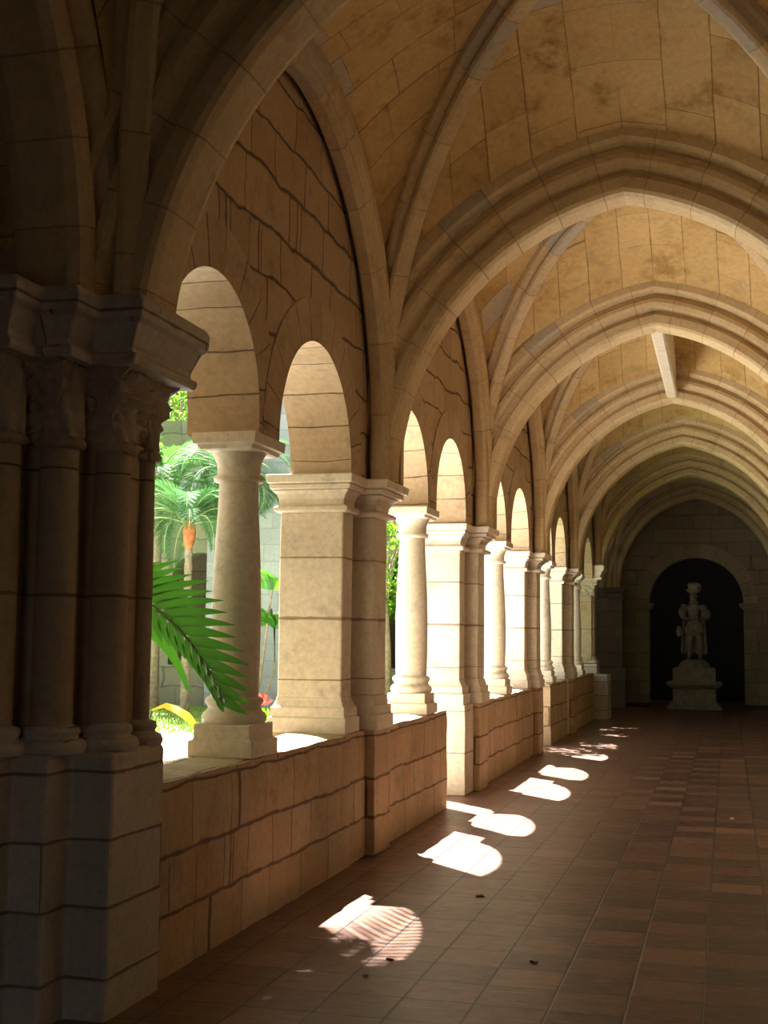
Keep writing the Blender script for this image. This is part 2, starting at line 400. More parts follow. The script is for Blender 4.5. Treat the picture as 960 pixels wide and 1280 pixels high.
# ------------------------------------------------------------------ columns
for b, cy in COLS.items():
    lab = {1: 'round stone column with the palm frond across it, nearest the camera', 2: 'round stone column on the end of the short parapet, its left side sun-bleached',
           3: 'round stone column in the third bay between two bright openings', 4: 'round stone column half hidden behind the fourth bay pier, on a sunlit parapet end',
           5: 'greenish shaded round stone column in the fifth bay, farthest away'}[b]
    x = -.25; t = thing('stone_column', lab, 'column', (x, cy, ZP), 'round columns of the arcade')
    z = ZP
    m = MB(); m.moulded(x - .155, x + .155, cy - .17, cy + .17, [(z - .004, .035), (z + .085, .035), (z + .09, .012), (z + .175, .012)]); m.build('plinth', M['smooth'], t, bevel=.008)
    m = MB(); m.lathe(x, cy, [(z + .17, .165), (z + .185, .178), (z + .21, .182), (z + .232, .172), (z + .242, .156), (z + .258, .146), (z + .27, .15), (z + .28, .16), (z + .295, .164), (z + .31, .158), (z + .32, .142)]); m.build('base_moulding', M['smooth'], t)
    m = MB(); pr = []
    for i in range(15):
        f_ = i / 14; zz = z + .315 + f_ * (2.405 - z - .315); pr.append((zz, .133 + .012 * math.sin(PI * min(1, f_ * 1.15)) - .022 * f_ ** 1.5))
    m.lathe(x, cy, pr); m.build('shaft', M['smooth'], t)
    m = MB(); m.lathe(x, cy, [(2.40, .114), (2.405, .136), (2.42, .144), (2.436, .140), (2.446, .122), (2.50, .124), (2.54, .136), (2.57, .158), (2.575, .166)]); m.build('capital', M['smooth'], t)
    m = MB(); m.moulded(x - .155, x + .155, cy - .215, cy + .215, [(2.565, -.02), (2.572, .0), (2.595, .012), (2.60, .03), (2.655, .035), (2.66, .03)]); m.build('abacus', M['smooth'], t, bevel=.005)

# ------------------------------------------------------------------ rectangular piers with pilasters
BASEP = [(ZP - .003, .05), (ZP + .10, .05), (ZP + .105, .035), (ZP + .165, .035), (ZP + .18, .022), (ZP + .215, .006), (ZP + .24, .0)]
CAPP = [(2.395, 0), (2.40, .028), (2.412, .036), (2.43, .036), (2.442, .026), (2.447, .004), (2.49, .008), (2.525, .022), (2.548, .046), (2.556, .036), (2.56, .060), (2.588, .064), (2.592, .048), (2.602, .078), (2.655, .084), (2.66, .078)]
plab = {2: 'broad square stone pier with pilaster, beside the low wall nearest the camera', 3: 'sunlit square stone pier with pilaster, standing to the floor beside the passage',
        4: 'square stone pier with pilaster between third and fourth bays, before the sunlit parapet end', 5: 'square stone pier with brown shaded pilaster between fourth and fifth bays'}
for kx, (ya, yb) in PIERS.items():
    t = thing('stone_pier', plab[kx], 'pier', (-.34, (ya + yb) / 2, 0), 'square piers of the arcade')
    x0, x1 = -.60, -.115
    m = MB(); m.gbox(x0 - .04, -.07, ya - .01, yb - .0, 0, ZP, .15, .006, .01); m.build('pedestal', M['parapet'] if kx in (2, 4) else M['pier'], t, bevel=.006)
    ye = ya + .27; yc = yb - .05
    m = MB(); m.moulded(x0, x1 - .02, ya + .03, ye, BASEP); m.moulded(x0 + .001, -.24, ye - .01, yc, BASEP); m.build('base_moulding', M['smooth'], t, bevel=.005)
    m = MB(); m.gbox(x0, x1 - .02, ya + .03, ye, ZP + .235, 2.40, .2, .003); m.gbox(x0 + .001, -.24, ye - .01, yc, ZP + .235, 2.40, .2, .003); m.build('shaft', M['pier'], t, bevel=.012)
    m = MB(); m.moulded(x0, x1 - .02, ya + .03, ye, CAPP); m.moulded(x0 + .001, -.24, ye - .01, yc, CAPP); m.build('capital', M['smooth'], t, bevel=.004)
    pa = T_Y[kx] - .17; pb = T_Y[kx] + .19
    m = MB(); m.gbox(-.26, .0, pa - .03, pb + .05, 0, ZP + .005, .12, .007, .01); m.build('pilaster_pedestal', M['parapet'], t, bevel=.008)
    pil = MB(); pil.gbox(-.26, -.032, pa, pb, ZP + .24, 2.40, .2, .003); pil = pil.build('pilaster', M['pier'], t, bevel=.012)
    def sub(name, prof):
        m = MB(); m.moulded(-.26, -.032, pa, pb, prof); o = m.build(name, M['smooth'], None, bevel=.004); o.parent = pil; return o
    sub('pilaster_base', BASEP); sub('pilaster_capital', [(z_, o_ * 1.62) for z_, o_ in CAPP])

# ------------------------------------------------------------------ clustered corner piers (near one, and its twin at the far end)
def corner_pier(flip, label):
    """flip=None: near corner at Y 4.8; else mirrored about Y=flip"""
    fy = (lambda y: y) if flip is None else (lambda y: 2 * flip - y)
    def poly(pts):
        q = [(x, fy(y)) for x, y in pts]
        return q if flip is None else q[::-1]
    t = thing('clustered_pier', label, 'pier', (-.35, fy(4.95), 0), None)
    foot = [(0, 5.32), (-1.0, 5.32), (-1.0, 4.44), (-.35, 4.44), (-.35, 4.63), (-.19, 4.63), (-.19, 4.81), (0, 4.81)]
    def off(d):
        # outward offset of the stepped outline by d
        return [(d, 5.32 + d * .3), (-1.0 - d * .3, 5.32 + d * .3), (-1.0 - d * .3, 4.44 - d), (-.35 + d, 4.44 - d), (-.35 + d, 4.63 - d), (-.19 + d, 4.63 - d), (-.19 + d, 4.81 - d), (d, 4.81 - d)]
    def ring(d, z): return [(x, y, z) for x, y in (poly(off(d))[::-1] if True else 0)]
    m = MB(); m.loftpoly([ring(.2, 0), ring(.2, .84), ring(0, .85), ring(0, 1.04)] if flip else [ring(.0, 0), ring(0, 1.04), ring(-.008, 1.055), ring(-.02, 1.062)]); m.build('pedestal', M['pedestal'], t, bevel=.018)
    core = [(-.10, 5.34), (-.95, 5.34), (-.95, 4.62), (-.42, 4.62), (-.42, 4.78), (-.25, 4.78), (-.25, 4.95), (-.10, 4.95)]
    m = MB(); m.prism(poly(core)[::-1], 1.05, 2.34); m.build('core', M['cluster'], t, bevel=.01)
    sh = [(-.135, 5.0, .082), (-.10, 5.24, .05), (-.275, 4.795, .085), (-.45, 4.625, .085), (-.75, 4.56, .085)]
    cap = [(2.31, -.004), (2.315, .018), (2.335, .024), (2.352, .016), (2.36, .002), (2.42, .004), (2.50, .012), (2.57, .022), (2.62, .03), (2.665, .035)]
    for x, y, r in sh:
        y = fy(y)
        m = MB(); m.lathe(x, y, [(1.055, r + .055), (1.08, r + .065), (1.105, r + .055), (1.115, r + .03), (1.125, r + .028), (1.14, r + .036), (1.16, r + .03), (1.17, r)], 32); m.build('base_moulding', M['pedestal'], t)
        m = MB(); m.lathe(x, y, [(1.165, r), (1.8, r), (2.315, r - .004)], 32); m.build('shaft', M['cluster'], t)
        pr = []
        for i in range(len(cap) - 1):
            (za, ra), (zc, rc) = cap[i], cap[i + 1]
            ns = 1 if i < 4 else 4
            for q in range(ns): pr.append((za + (zc - za) * q / ns, r + ra + (rc - ra) * q / ns))
        pr.append((2.665, r + .035))
        m = MB(); m.lathe(x, y, pr[:5], 32); lo = m.build('necking', M['cluster'], t)
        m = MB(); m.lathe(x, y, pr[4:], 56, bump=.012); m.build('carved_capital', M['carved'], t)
    m = MB(); seq = [(2.335, -.10), (2.36, -.085), (2.40, -.085), (2.45, -.07), (2.50, -.055), (2.55, -.03), (2.60, -.01), (2.64, .012), (2.665, .02)]
    rr_ = []; sq = []
    for (za, da), (zc_, dc) in zip(seq, seq[1:]): sq += [(lerp(za, zc_, q / 4), lerp(da, dc, q / 4)) for q in range(4)]
    for z, d in sq + seq[-1:]:
        base_ = ring(d, z); out_ = []; base_ = base_[:]
        for a_, b_ in zip(base_, base_[1:] + base_[:1]):
            a_, b_ = Vector(a_), Vector(b_); nn_ = 16
            for q in range(nn_):
                p_ = a_.lerp(b_, q / nn_); am = .034 if z > 2.37 else .0
                c_ = Vector((-.5, fy(5.0), z)); o_ = (p_ - c_).normalized(); p_ = p_ + o_ * am * (noise.noise(p_ * 17) * 1.4 + noise.noise(p_ * 36) * .9)
                out_.append(tuple(p_))
        rr_.append(out_)
    m.loftpoly(rr_, smooth=False); m.build('capital_core', M['carved'], t)
    ab = [(.0, 0)]
    m = MB(); m.loftpoly([ring(.085, 2.652), ring(.098, 2.665), ring(.10, 2.69), ring(.07, 2.703), ring(.072, 2.73), ring(.115, 2.81), ring(.12, 2.815), ring(.145, 2.83), ring(.15, 2.90), ring(.13, 2.93)]); m.build('abacus', M['smooth'] if flip else M['pedestal'], t, bevel=.02)
    return t
corner_pier(None, 'dark clustered corner pier of round shafts on stepped block pedestals, at left edge')
corner_pier(15.08, 'shadowed clustered corner pier at the far end, before the dark end wall')

# ------------------------------------------------------------------ arches and ribs
def arc_path(S, E, r, cz, z0, n=34, zmin=None):
    """half arch from S (x,y) toward E (x,y); centre at distance r from S; stops at E. returns (pt, outward, length)"""
    S = Vector((S[0], S[1], 0)); E = Vector((E[0], E[1], 0)); e = (E - S); L = e.length; e.normalize()
    out = []; a1 = math.acos(max(-1, min(1, (r - L) / r)))
    l = 0
    if cz > z0: out.append((S + Vector((0, 0, z0)), -e, 0.)); l = cz - z0
    for i in range(n + 1):
        a = a1 * i / n
        p = S + e * (r - r * math.cos(a)) + Vector((0, 0, cz + r * math.sin(a)))
        o = -e * math.cos(a) + Vector((0, 0, 1)) * math.sin(a)
        out.append((p, o, l + r * a))
    if zmin: out = [q for q in out if q[0].z >= zmin]
    return out, e

def sweep(mb, path, e, prof, flip=False):
    nrm = e.cross(Vector((0, 0, 1))).normalized()
    # perimeter coordinate
    per = [0.]
    for (a, b), (c, d) in zip(prof, prof[1:]): per.append(per[-1] + math.hypot(c - a, d - b))
    rings = [[p + nrm * w + o * d for w, d in prof] for p, o, l in path]
    # mitre the crown: run the last ring on along the tangent to the plane of the apex
    pe, oe = path[-1][0], path[-1][1]; tg = oe.cross(nrm); tg = tg if tg.dot(e) > 0 else -tg
    rings[-1] = [v + tg * ((pe - v).dot(e) / tg.dot(e)) for v in rings[-1]]
    for i in range(len(path) - 1):
        for j in range(len(prof) - 1):
            q = [rings[i][j], rings[i][j + 1], rings[i + 1][j + 1], rings[i + 1][j]]
            l0, l1 = path[i][2], path[i + 1][2]
            mb.add(q, [(0, 1, 2, 3)], [[(per[j] + 2, l0), (per[j + 1] + 2, l0), (per[j + 1] + 2, l1), (per[j] + 2, l1)]], smooth=False)
    return rings

def mirror(prof): return [(-w, d) for w, d in prof[::-1]][:-1] + prof if prof[0][0] == 0 else [(-w, d) for w, d in prof[::-1]] + prof
TPROF = mirror([(.10, 0), (.15, .015), (.168, .04), (.168, .12), (.13, .135), (.118, .165), (.15, .185), (.205, .20), (.222, .235), (.215, .275), (.175, .295), (.172, .33), (.245, .348), (.268, .375), (.268, .46)])
DPROF = mirror([(.035, 0), (.058, .010), (.066, .035), (.062, .058), (.040, .072), (.042, .085), (.088, .098), (.104, .12), (.104, .27)])
FPROF = [(-.02, .03), (.0, .0), (.075, .0), (.105, .02), (.115, .05), (.115, .075), (.135, .09), (.15, .12), (.15, .20), (-.02, .20)]

T_R, T_CZ, T_X0 = 2.04, 2.66, .09
def t_half(Y, left=True, z0=ZC - .03):
    S = (T_X0, Y) if left else (XR - T_X0, Y)
    return arc_path(S, (CX, Y), T_R + .06, T_CZ, z0)
def solve_r(L, rise):   # radius of an arch whose half span L and rise are given (centre on the springing line)
    return (L * L + rise * rise) / (2 * L)
rT = T_R
tlab = {1: 'dark foreground transverse arch springing from the clustered pier, cut by the top edge', 2: 'largest complete pointed transverse arch, with one grey block left of its crown',
        3: 'second pointed transverse arch, framed inside the largest complete one', 4: 'third pointed transverse arch, where the straight ridge rib ends', 5: 'fourth pointed transverse arch, yellowish with an orange-stained crown block',
        6: 'innermost shadowed transverse arch, just before the dark end wall', 0: 'transverse arch behind the camera against the back wall', 7: 'shadowed arch rib lying on the end wall'}
for kx, Y in enumerate(T_Y):
    m = MB()
    for left in (True, False):
        S = (T_X0, Y) if left else (XR - T_X0, Y)
        z0 = 2.655
        path, e = arc_path(S, (CX, Y), rT, T_CZ, z0, zmin=2.88 if kx in (1, 6) and left else None); sweep(m, path, e, TPROF)
    o = m.build('transverse_arch', M['arch'], loc=(CX, Y, 4.69)); tag(o, tlab[kx], 'arch', 'pointed transverse arches of the vault')

# vault bays
BOSS = 5.52
def resample(path, n, off):
    """n+1 points evenly by height-angle along a path pushed outward by off"""
    pts = [p + o * off for p, o, l in path]; pe, oe = path[-1][0], path[-1][1]
    eh = Vector((-oe.x, -oe.y, 0))
    if eh.length > 1e-4:
        eh.normalize(); tg = (eh * oe.z + Vector((0, 0, 1)) * eh.dot(-oe)).normalized(); pts[-1] = pts[-1] + tg * ((pe - pts[-1]).dot(eh) / tg.dot(eh))
    L = [0.]
    for a, b in zip(pts, pts[1:]): L.append(L[-1] + (b - a).length)
    out = []
    for i in range(n + 1):
        s = L[-1] * i / n; k = 0
        while k < len(L) - 2 and L[k + 1] < s: k += 1
        t = (s - L[k]) / max(1e-6, L[k + 1] - L[k]); out.append(pts[k].lerp(pts[k + 1], min(1, t)))
    return out, L[-1]
blab = {0: 'nearest', 1: 'first', 2: 'second', 3: 'third', 4: 'fourth', 5: 'fifth', 6: 'end'}
for b in range(7):
    Ya, Yb = T_Y[b], T_Y[b + 1]; Ym = (Ya + Yb) / 2
    web = MB()
    for xs, sx in ((.03, 1), (XR - .03, -1)):
        for ys_, yt, sy in ((Ya + .17, Ya, 1), (Yb - .17, Yb, -1)):
            # diagonal rib
            L = math.hypot(CX - xs, Ym - ys_); rise = BOSS - 2.98; r = solve_r(L, rise)
            dp, e = arc_path((xs, ys_), (CX, Ym), r, 2.98, 2.66)
            if b in (0, 1, 2, 3, 4, 5, 6):
                hi = sx > 0 and ((b, sy) in ((0, -1), (1, 1), (5, -1), (6, 1)))
                m = MB(); sweep(m, [q for q in dp if q[0].z > 2.85 or not hi] if not hi else [(Vector((dp[0][0].x, dp[0][0].y, 2.86)), dp[0][1], .2)] + [q for q in dp[1:]], e, DPROF)
                near = 'near' if sy > 0 else 'far'; sd = 'left' if sx > 0 else 'right'
                o = m.build('vault_rib', M['rib'], loc=tuple(dp[0][0]))
                tag(o, 'moulded diagonal vault rib of the %s bay rising from its %s %s corner' % (blab[b], near, sd), 'rib', 'diagonal ribs of the vault')
            # transverse boundary of the web
            S = (T_X0, yt + sy * .2) if sx > 0 else (XR - T_X0, yt + sy * .2)
            tp, _ = arc_path(S, (CX, yt + sy * .2), rT, T_CZ, 2.66)
            n = 26
            dq, LD = resample(dp, n, .20); tq, LT = resample(tp, n, .40)
            cols = 8
            def cell(A, B, LA, w0):
                for i in range(n):
                    for j in range(cols):
                        t0, t1 = j / cols, (j + 1) / cols
                        def P(k, t):
                            p = A[k].lerp(B[k], t); p = p.copy(); p.z += .10 * math.sin(PI * t) * (k / n); return p
                        a_, b_, c_, d_ = P(i, t0), P(i, t1), P(i + 1, t1), P(i + 1, t0)
                        ul = (B[i] - A[i]).length; uh = (B[i + 1] - A[i + 1]).length
                        web.add([a_, b_, c_, d_], [(0, 1, 2, 3)], [[(ul * t0 + w0, LA * i / n), (ul * t1 + w0, LA * i / n), (uh * t1 + w0, LA * (i + 1) / n), (uh * t0 + w0, LA * (i + 1) / n)]], smooth=True)
            cell(tq, dq, LT, b * 3.3)
            # wall side: formeret
            xf = -.04 if sx > 0 else XR + .04
            Lf = Ym - (Ya + .24) if sy > 0 else (Yb - .24) - Ym
            rf = solve_r(Lf, 4.86 - 3.0) if b else solve_r(Lf, 2.2)
            fp, ef = arc_path((xf, Ya + .24 if sy > 0 else Yb - .24), (xf, Ym), rf, 3.0, 2.66)
            if b == 1 and sx > 0 and sy > 0: fp[0] = (Vector((fp[0][0].x, fp[0][0].y, 2.88)), fp[0][1], fp[0][2])
            fq, LF = resample(fp, n, .10)
            cell(fq, dq, LF, b * 3.3 + 1.7)
            if sx > 0 and b not in (0, 6) or sx < 0:
                m = MB(); s_ = 1 if sx > 0 else -1
                nd = ef.cross(Vector((0, 0, 1))).normalized(); s_ = 1 if nd.x * sx > 0 else -1
                pr = [(w * s_ * 1.0, d) for w, d in FPROF]
                sweep(m, fp, ef, pr); o = m.build('wall_rib', M['rib'], loc=tuple(fp[0][0]))
                tag(o, 'moulded wall rib of the %s bay against the %s wall, %s half' % (blab[b], 'arcade' if sx > 0 else 'right', 'near' if sy > 0 else 'far'), 'rib', 'wall ribs of the vault')
    struct(web.build('ceiling', M['web']), 'vaulted stone ceiling of the %s bay' % blab[b], 'ceiling')
# straight ridge rib in the third bay
m = MB(); ya, yb = T_Y[3] + .1, T_Y[4] - .1; prof = [(.0, 4.70), (.05, 4.70), (.07, 4.72), (.07, 4.80), (.055, 4.82), (.055, 5.6), (-.055, 5.6), (-.055, 4.82), (-.07, 4.80), (-.07, 4.72), (-.05, 4.70)]
n_ = len(prof); vs = [(CX + x, ya, z) for x, z in prof] + [(CX + x, yb, z) for x, z in prof]
m.add(vs, [(i, i + n_, (i + 1) % n_ + n_, (i + 1) % n_) for i in range(n_)] + [tuple(range(n_)), tuple(range(2 * n_ - 1, n_ - 1, -1))])
for i in range(3): pass
tag(m.build('ridge_rib', M['smooth'], loc=(CX, (ya + yb) / 2, 4.7)), 'straight stone ridge rib along the crown between second and third inner arches', 'rib')

# ------------------------------------------------------------------ other walls, roof
m = MB(); m.box(XR + .0, XR + .35, -1.2, 30, 0, 6); struct(m.build('wall_right', M['wall']))
for kx in range(2, 7):      # right pilasters
    Y = T_Y[kx]; t = thing('wall_pilaster', 'stone pilaster on the right wall under the %s transverse arch' % ordw[kx], 'pilaster', (XR - .02, Y, 0), 'pilasters of the right wall')
    m = MB(); m.gbox(XR - .02, XR + .05, Y - .22, Y + .22, 0, ZP, .2, .004); m.build('pedestal', M['pier'], t)
    m = MB(); m.gbox(XR - .01, XR + .05, Y - .18, Y + .18, ZP, 2.42, .2, .003); m.build('shaft', M['pier'], t)
    m = MB(); m.moulded(XR - .01, XR + .05, Y - .18, Y + .18, CAPP); m.build('capital', M['smooth'], t)
for X_, sd_n in ((-.02, 'left'), (XR + .02, 'right')):
    t = thing('corner_pilaster', 'shadowed stone pilaster in the %s corner of the dark end wall' % sd_n, 'pilaster', (X_, 29.3, 0), 'corner pilasters of the end wall')
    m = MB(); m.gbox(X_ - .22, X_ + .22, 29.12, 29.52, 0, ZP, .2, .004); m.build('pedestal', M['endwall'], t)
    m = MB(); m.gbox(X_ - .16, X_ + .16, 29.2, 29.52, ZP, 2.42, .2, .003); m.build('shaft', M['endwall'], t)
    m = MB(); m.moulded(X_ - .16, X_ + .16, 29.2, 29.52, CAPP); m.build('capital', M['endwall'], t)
m = MB(); m.box(-7, .2, -1.25, -1.0, 0, 6); m.box(.2, 1.5, -1.25, -1.0, 1.9, 6); m.box(1.5, XR + .3, -1.25, -1.0, 0, 6); struct(m.build('wall_back', M['wall']))
m = MB(); m.box(-7, XR + 1.2, -1.3, 34, 5.98, 6.12); struct(m.build('roof', plain('roof_deck', (.3, .2, .15), .9)), 'flat deck over the vault', 'roof')
# roof only over the walks: cut the garden side away
bpy.data.objects.remove(bpy.data.objects['roof'])
m = MB(); m.box(-1.0, XR + .5, -1.3, 30, 5.95, 6.1); m.box(-7.2, -1.0, -1.3, 5.5, 5.95, 6.1); struct(m.build('roof', plain('roof_deck', (.3, .2, .15), .9)), 'roof deck over the vaulted walks', 'roof')
# side walk beyond the near corner
m = MB(); m.box(-7, -.9, 4.75, 5.25, 0, 5.95); m.box(-.95, -.42, 4.80, 5.28, 2.75, 5.95); struct(m.build('wall_side_walk', M['wall']))
m = MB(); m.box(-7.2, -7, -1.2, 5.25, 0, 5.95); struct(m.build('wall_side_end', M['wall']))
m = MB()
arc = [(4.7 - (5.4 / 2) * (1 - math.cos(PI - PI * i / 24)) , 0) for i in range(25)]
for i in range(24):
    a0, a1 = PI * i / 24, PI * (i + 1) / 24
    y0, z0 = 1.9 + 2.9 * math.cos(a0), 3.2 + 2.2 * math.sin(a0); y1, z1 = 1.9 + 2.9 * math.cos(a1), 3.2 + 2.2 * math.sin(a1)
    m.add([(-7, y0, z0), (-.2, y0, z0), (-.2, y1, z1), (-7, y1, z1)], [(0, 1, 2, 3)], [[(0, 2.6 * a0), (6.8, 2.6 * a0), (6.8, 2.6 * a1), (0, 2.6 * a1)]], smooth=True)
struct(m.build('ceiling', M['web']), 'vaulted stone ceiling of the side walk', 'ceiling')
m = MB()
for Y, sg in ((4.62, -1), (-.7, 1)):
    path, e = arc_path((-.27, Y), (-.27, 1.95), solve_r(2.67, 1.95), 2.9, 2.89 if sg < 0 else 2.6); sweep(m, path, e, TPROF)
tag(m.build('side_arch', M['arch'], loc=(-.27, 1.95, 4.85)), 'dark pointed arch opening toward the side walk at the upper left corner', 'arch')
# tympanum above the side arch
m = MB(); path, e = arc_path((-.27, 4.62), (-.27, 1.95), solve_r(2.67, 1.95), 2.9, 2.6); p2, e2 = arc_path((-.27, -.7), (-.27, 1.95), solve_r(2.67, 1.95), 2.9, 2.6)
for pth in (path, p2):
    for (p, o, l), (q, o2, l2) in zip(pth, pth[1:]):
        p = p + o * .3; q = q + o2 * .3
        for x in (-.2, -.4): m.add([(x, p.y, p.z), (x, q.y, q.z), (x, q.y, 5.95), (x, p.y, 5.95)], [(0, 1, 2, 3)])
struct(m.build('wall_over_arch', M['wall']))

# ------------------------------------------------------------------ end wall with doorway
YE = 29.5
DX, DR, DZ = 1.74, 1.03, 2.33
m = MB()
def zdoor(x): return DZ + math.sqrt(max(0, (DR + .3) ** 2 - (x - DX) ** 2)) if abs(x - DX) < DR + .3 else 0
xs_ = [-8 + i * .25 for i in range(0, 33)]
for a, b in zip(xs_, xs_[1:]):
    m.add([(a, YE, 0), (b, YE, 0), (b, YE, 6), (a, YE, 6)], [(0, 1, 2, 3)])
seg = [0.] ; x = 0.
N = 60
xa, xb = DX - DR - .3, DX + DR + .3
pts = [xa + (xb - xa) * (1 - math.cos(PI * i / N)) / 2 for i in range(N + 1)]
m.add([(0, YE, 0), (xa, YE, 0), (xa, YE, 6), (0, YE, 6)], [(0, 1, 2, 3)])
m.add([(xb, YE, 0), (XR + .3, YE, 0), (XR + .3, YE, 6), (xb, YE, 6)], [(0, 1, 2, 3)])
for a, b in zip(pts, pts[1:]):
    m.add([(a, YE, zdoor(a) or DZ), (b, YE, zdoor(b) or DZ), (b, YE, 6), (a, YE, 6)], [(0, 1, 2, 3)])
for s_ in (-1, 1):   # jamb masonry below the springing, and jamb depth
    xi_ = DX + s_ * DR; xo_ = DX + s_ * (DR + .3)
    m.add([(min(xi_, xo_), YE, 0), (max(xi_, xo_), YE, 0), (max(xi_, xo_), YE, DZ), (min(xi_, xo_), YE, DZ)], [(0, 1, 2, 3)])
    m.add([(xi_, YE, 0), (xi_, YE + .45, 0), (xi_, YE + .45, DZ), (xi_, YE, DZ)], [(0, 1, 2, 3) if s_ < 0 else (3, 2, 1, 0)])
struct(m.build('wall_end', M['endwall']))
rr = MB()
for q in range(40):
    t0, t1 = PI - PI * q / 40, PI - PI * (q + 1) / 40
    P = lambda t, r, y: (DX + r * math.cos(t), y, DZ + r * math.sin(t))
    l0, l1 = (PI - t0) * DR * 1.1, (PI - t1) * DR * 1.1
    rr.add([P(t0, DR, YE - .01), P(t1, DR, YE - .01), P(t1, DR + .3, YE - .01), P(t0, DR + .3, YE - .01)], [(3, 2, 1, 0)], [[(l0, .3), (l1, .3), (l1, 0), (l0, 0)][::1]])
    rr.add([P(t0, DR, YE - .01), P(t1, DR, YE - .01), P(t1, DR, YE + .45), P(t0, DR, YE + .45)], [(0, 1, 2, 3)], [[(l0, 0), (l1, 0), (l1, .4), (l0, .4)]], smooth=True)
    rr.add([P(t0, DR + .3, YE - .01), P(t1, DR + .3, YE - .01), P(t1, DR + .3, YE + .1), P(t0, DR + .3, YE + .1)], [(0, 1, 2, 3)], [[(l0, 0), (l1, 0), (l1, .4), (l0, .4)]])
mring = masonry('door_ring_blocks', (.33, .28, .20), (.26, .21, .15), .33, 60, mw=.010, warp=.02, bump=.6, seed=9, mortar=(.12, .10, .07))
tag(rr.build('doorway_arch', mring, loc=(DX, YE, 3.3)), 'round stone arch of radial blocks around the black doorway behind the statue', 'arch')
for s_ in (-1, 1):
    m = MB(); xc = DX + s_ * (DR + .12); m.moulded(xc - .16, xc + .16, YE - .03, YE + .4, [(2.18, -.03), (2.2, 0), (2.24, .02), (2.27, .05), (2.33, .055)])
    tag(m.build('doorway_impost', M['endwall'], bevel=.004, loc=(xc, YE, 2.25)), 'small moulded impost block on the %s side of the black doorway' % ('left' if s_ < 0 else 'right'), 'moulding', 'imposts of the doorway')
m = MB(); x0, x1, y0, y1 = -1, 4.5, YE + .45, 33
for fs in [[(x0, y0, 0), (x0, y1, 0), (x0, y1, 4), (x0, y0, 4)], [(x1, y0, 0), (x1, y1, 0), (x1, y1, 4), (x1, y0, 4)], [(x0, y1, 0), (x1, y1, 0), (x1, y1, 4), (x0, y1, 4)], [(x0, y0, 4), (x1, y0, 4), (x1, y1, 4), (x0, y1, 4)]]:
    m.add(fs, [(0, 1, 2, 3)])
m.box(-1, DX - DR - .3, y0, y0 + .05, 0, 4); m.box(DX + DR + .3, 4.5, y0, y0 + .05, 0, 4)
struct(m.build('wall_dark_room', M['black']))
m = MB(); m.box(-.0, DX - DR, YE - .02, YE + .02, 0, .1); m.box(DX + DR, XR, YE - .02, YE + .02, 0, .1); struct(m.build('baseboard_end', plain('dark_skirting', (.05, .045, .04), .7)))

# ------------------------------------------------------------------ far side of the garden
YG = 25.15
arches = [(-9.87, .66), (-8.35, .66), (-13.9, .66), (-12.4, .66), (-17.9, .66), (-16.4, .66), (-5.2, .66), (-3.7, .66)]
arches.sort()
m = MB(); N = 420; xa, xb = -22., -1.05
def zg(x):
    for c, r in arches:
        if abs(x - c) < r: return 2.60 + math.sqrt(r * r - (x - c) ** 2) * .98
    return None
xs_ = [xa + (xb - xa) * i / N for i in range(N + 1)]
for a, b in zip(xs_, xs_[1:]):
    c = (a + b) / 2; h = zg(c)
    if h is None: m.add([(a, YG, 0), (b, YG, 0), (b, YG, 6.1), (a, YG, 6.1)], [(0, 1, 2, 3)])
    else:
        ha, hb = zg(a) or 2.6, zg(b) or 2.6
        m.add([(a, YG, 0), (b, YG, 0), (b, YG, ZP), (a, YG, ZP)], [(0, 1, 2, 3)])
        m.add([(a, YG, ha), (b, YG, hb), (b, YG, 6.1), (a, YG, 6.1)], [(0, 1, 2, 3)])
        m.add([(a, YG, ha), (b, YG, hb), (b, YG + .45, hb), (a, YG + .45, ha)], [(3, 2, 1, 0)])
        m.add([(a, YG, ZP), (b, YG, ZP), (b, YG + .45, ZP), (a, YG + .45, ZP)], [(0, 1, 2, 3)])
for c, r in arches:
    for s_ in (-1, 1):
        x = c + s_ * r; m.add([(x, YG, ZP), (x, YG + .45, ZP), (x, YG + .45, 2.6), (x, YG, 2.6)], [(0, 1, 2, 3)])
        m.moulded(x - .02, x + .02, YG + .0, YG + .45, [(2.42, 0), (2.5, .05), (2.6, .07), (2.61, .07)])
m.box(xa, xb, YG + .44, YG + .46, 4.0, 6.1)
struct(m.build('wall_garden', M['garden_wall']))
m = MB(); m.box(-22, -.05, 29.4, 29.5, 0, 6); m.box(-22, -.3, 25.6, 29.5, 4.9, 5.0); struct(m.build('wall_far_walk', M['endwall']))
# taller grey building behind its right part
m = MB(); m.box(-8.05, -4.4, YG - .35, YG - .02, 0, 6.35)
tag(m.build('grey_building', M['grey_wall'], loc=(-6.2, YG - .1, 0)), 'tall pale grey ashlar wall across the garden, between column and square pier', 'building')
m = MB()
for i in range(15):
    x = -8.1 + i * .26; m.tube([(x, YG - .6, 6.34), (x, YG + .4, 6.62)], .085, 8)
tag(m.build('roof_tiles', plain('clay_tile', (.50, .30, .22), .8, (.62, .45, .38), 5), loc=(-6.2, YG - .1, 6.4)), 'clay tile eave on top of the pale grey wall', 'roof')
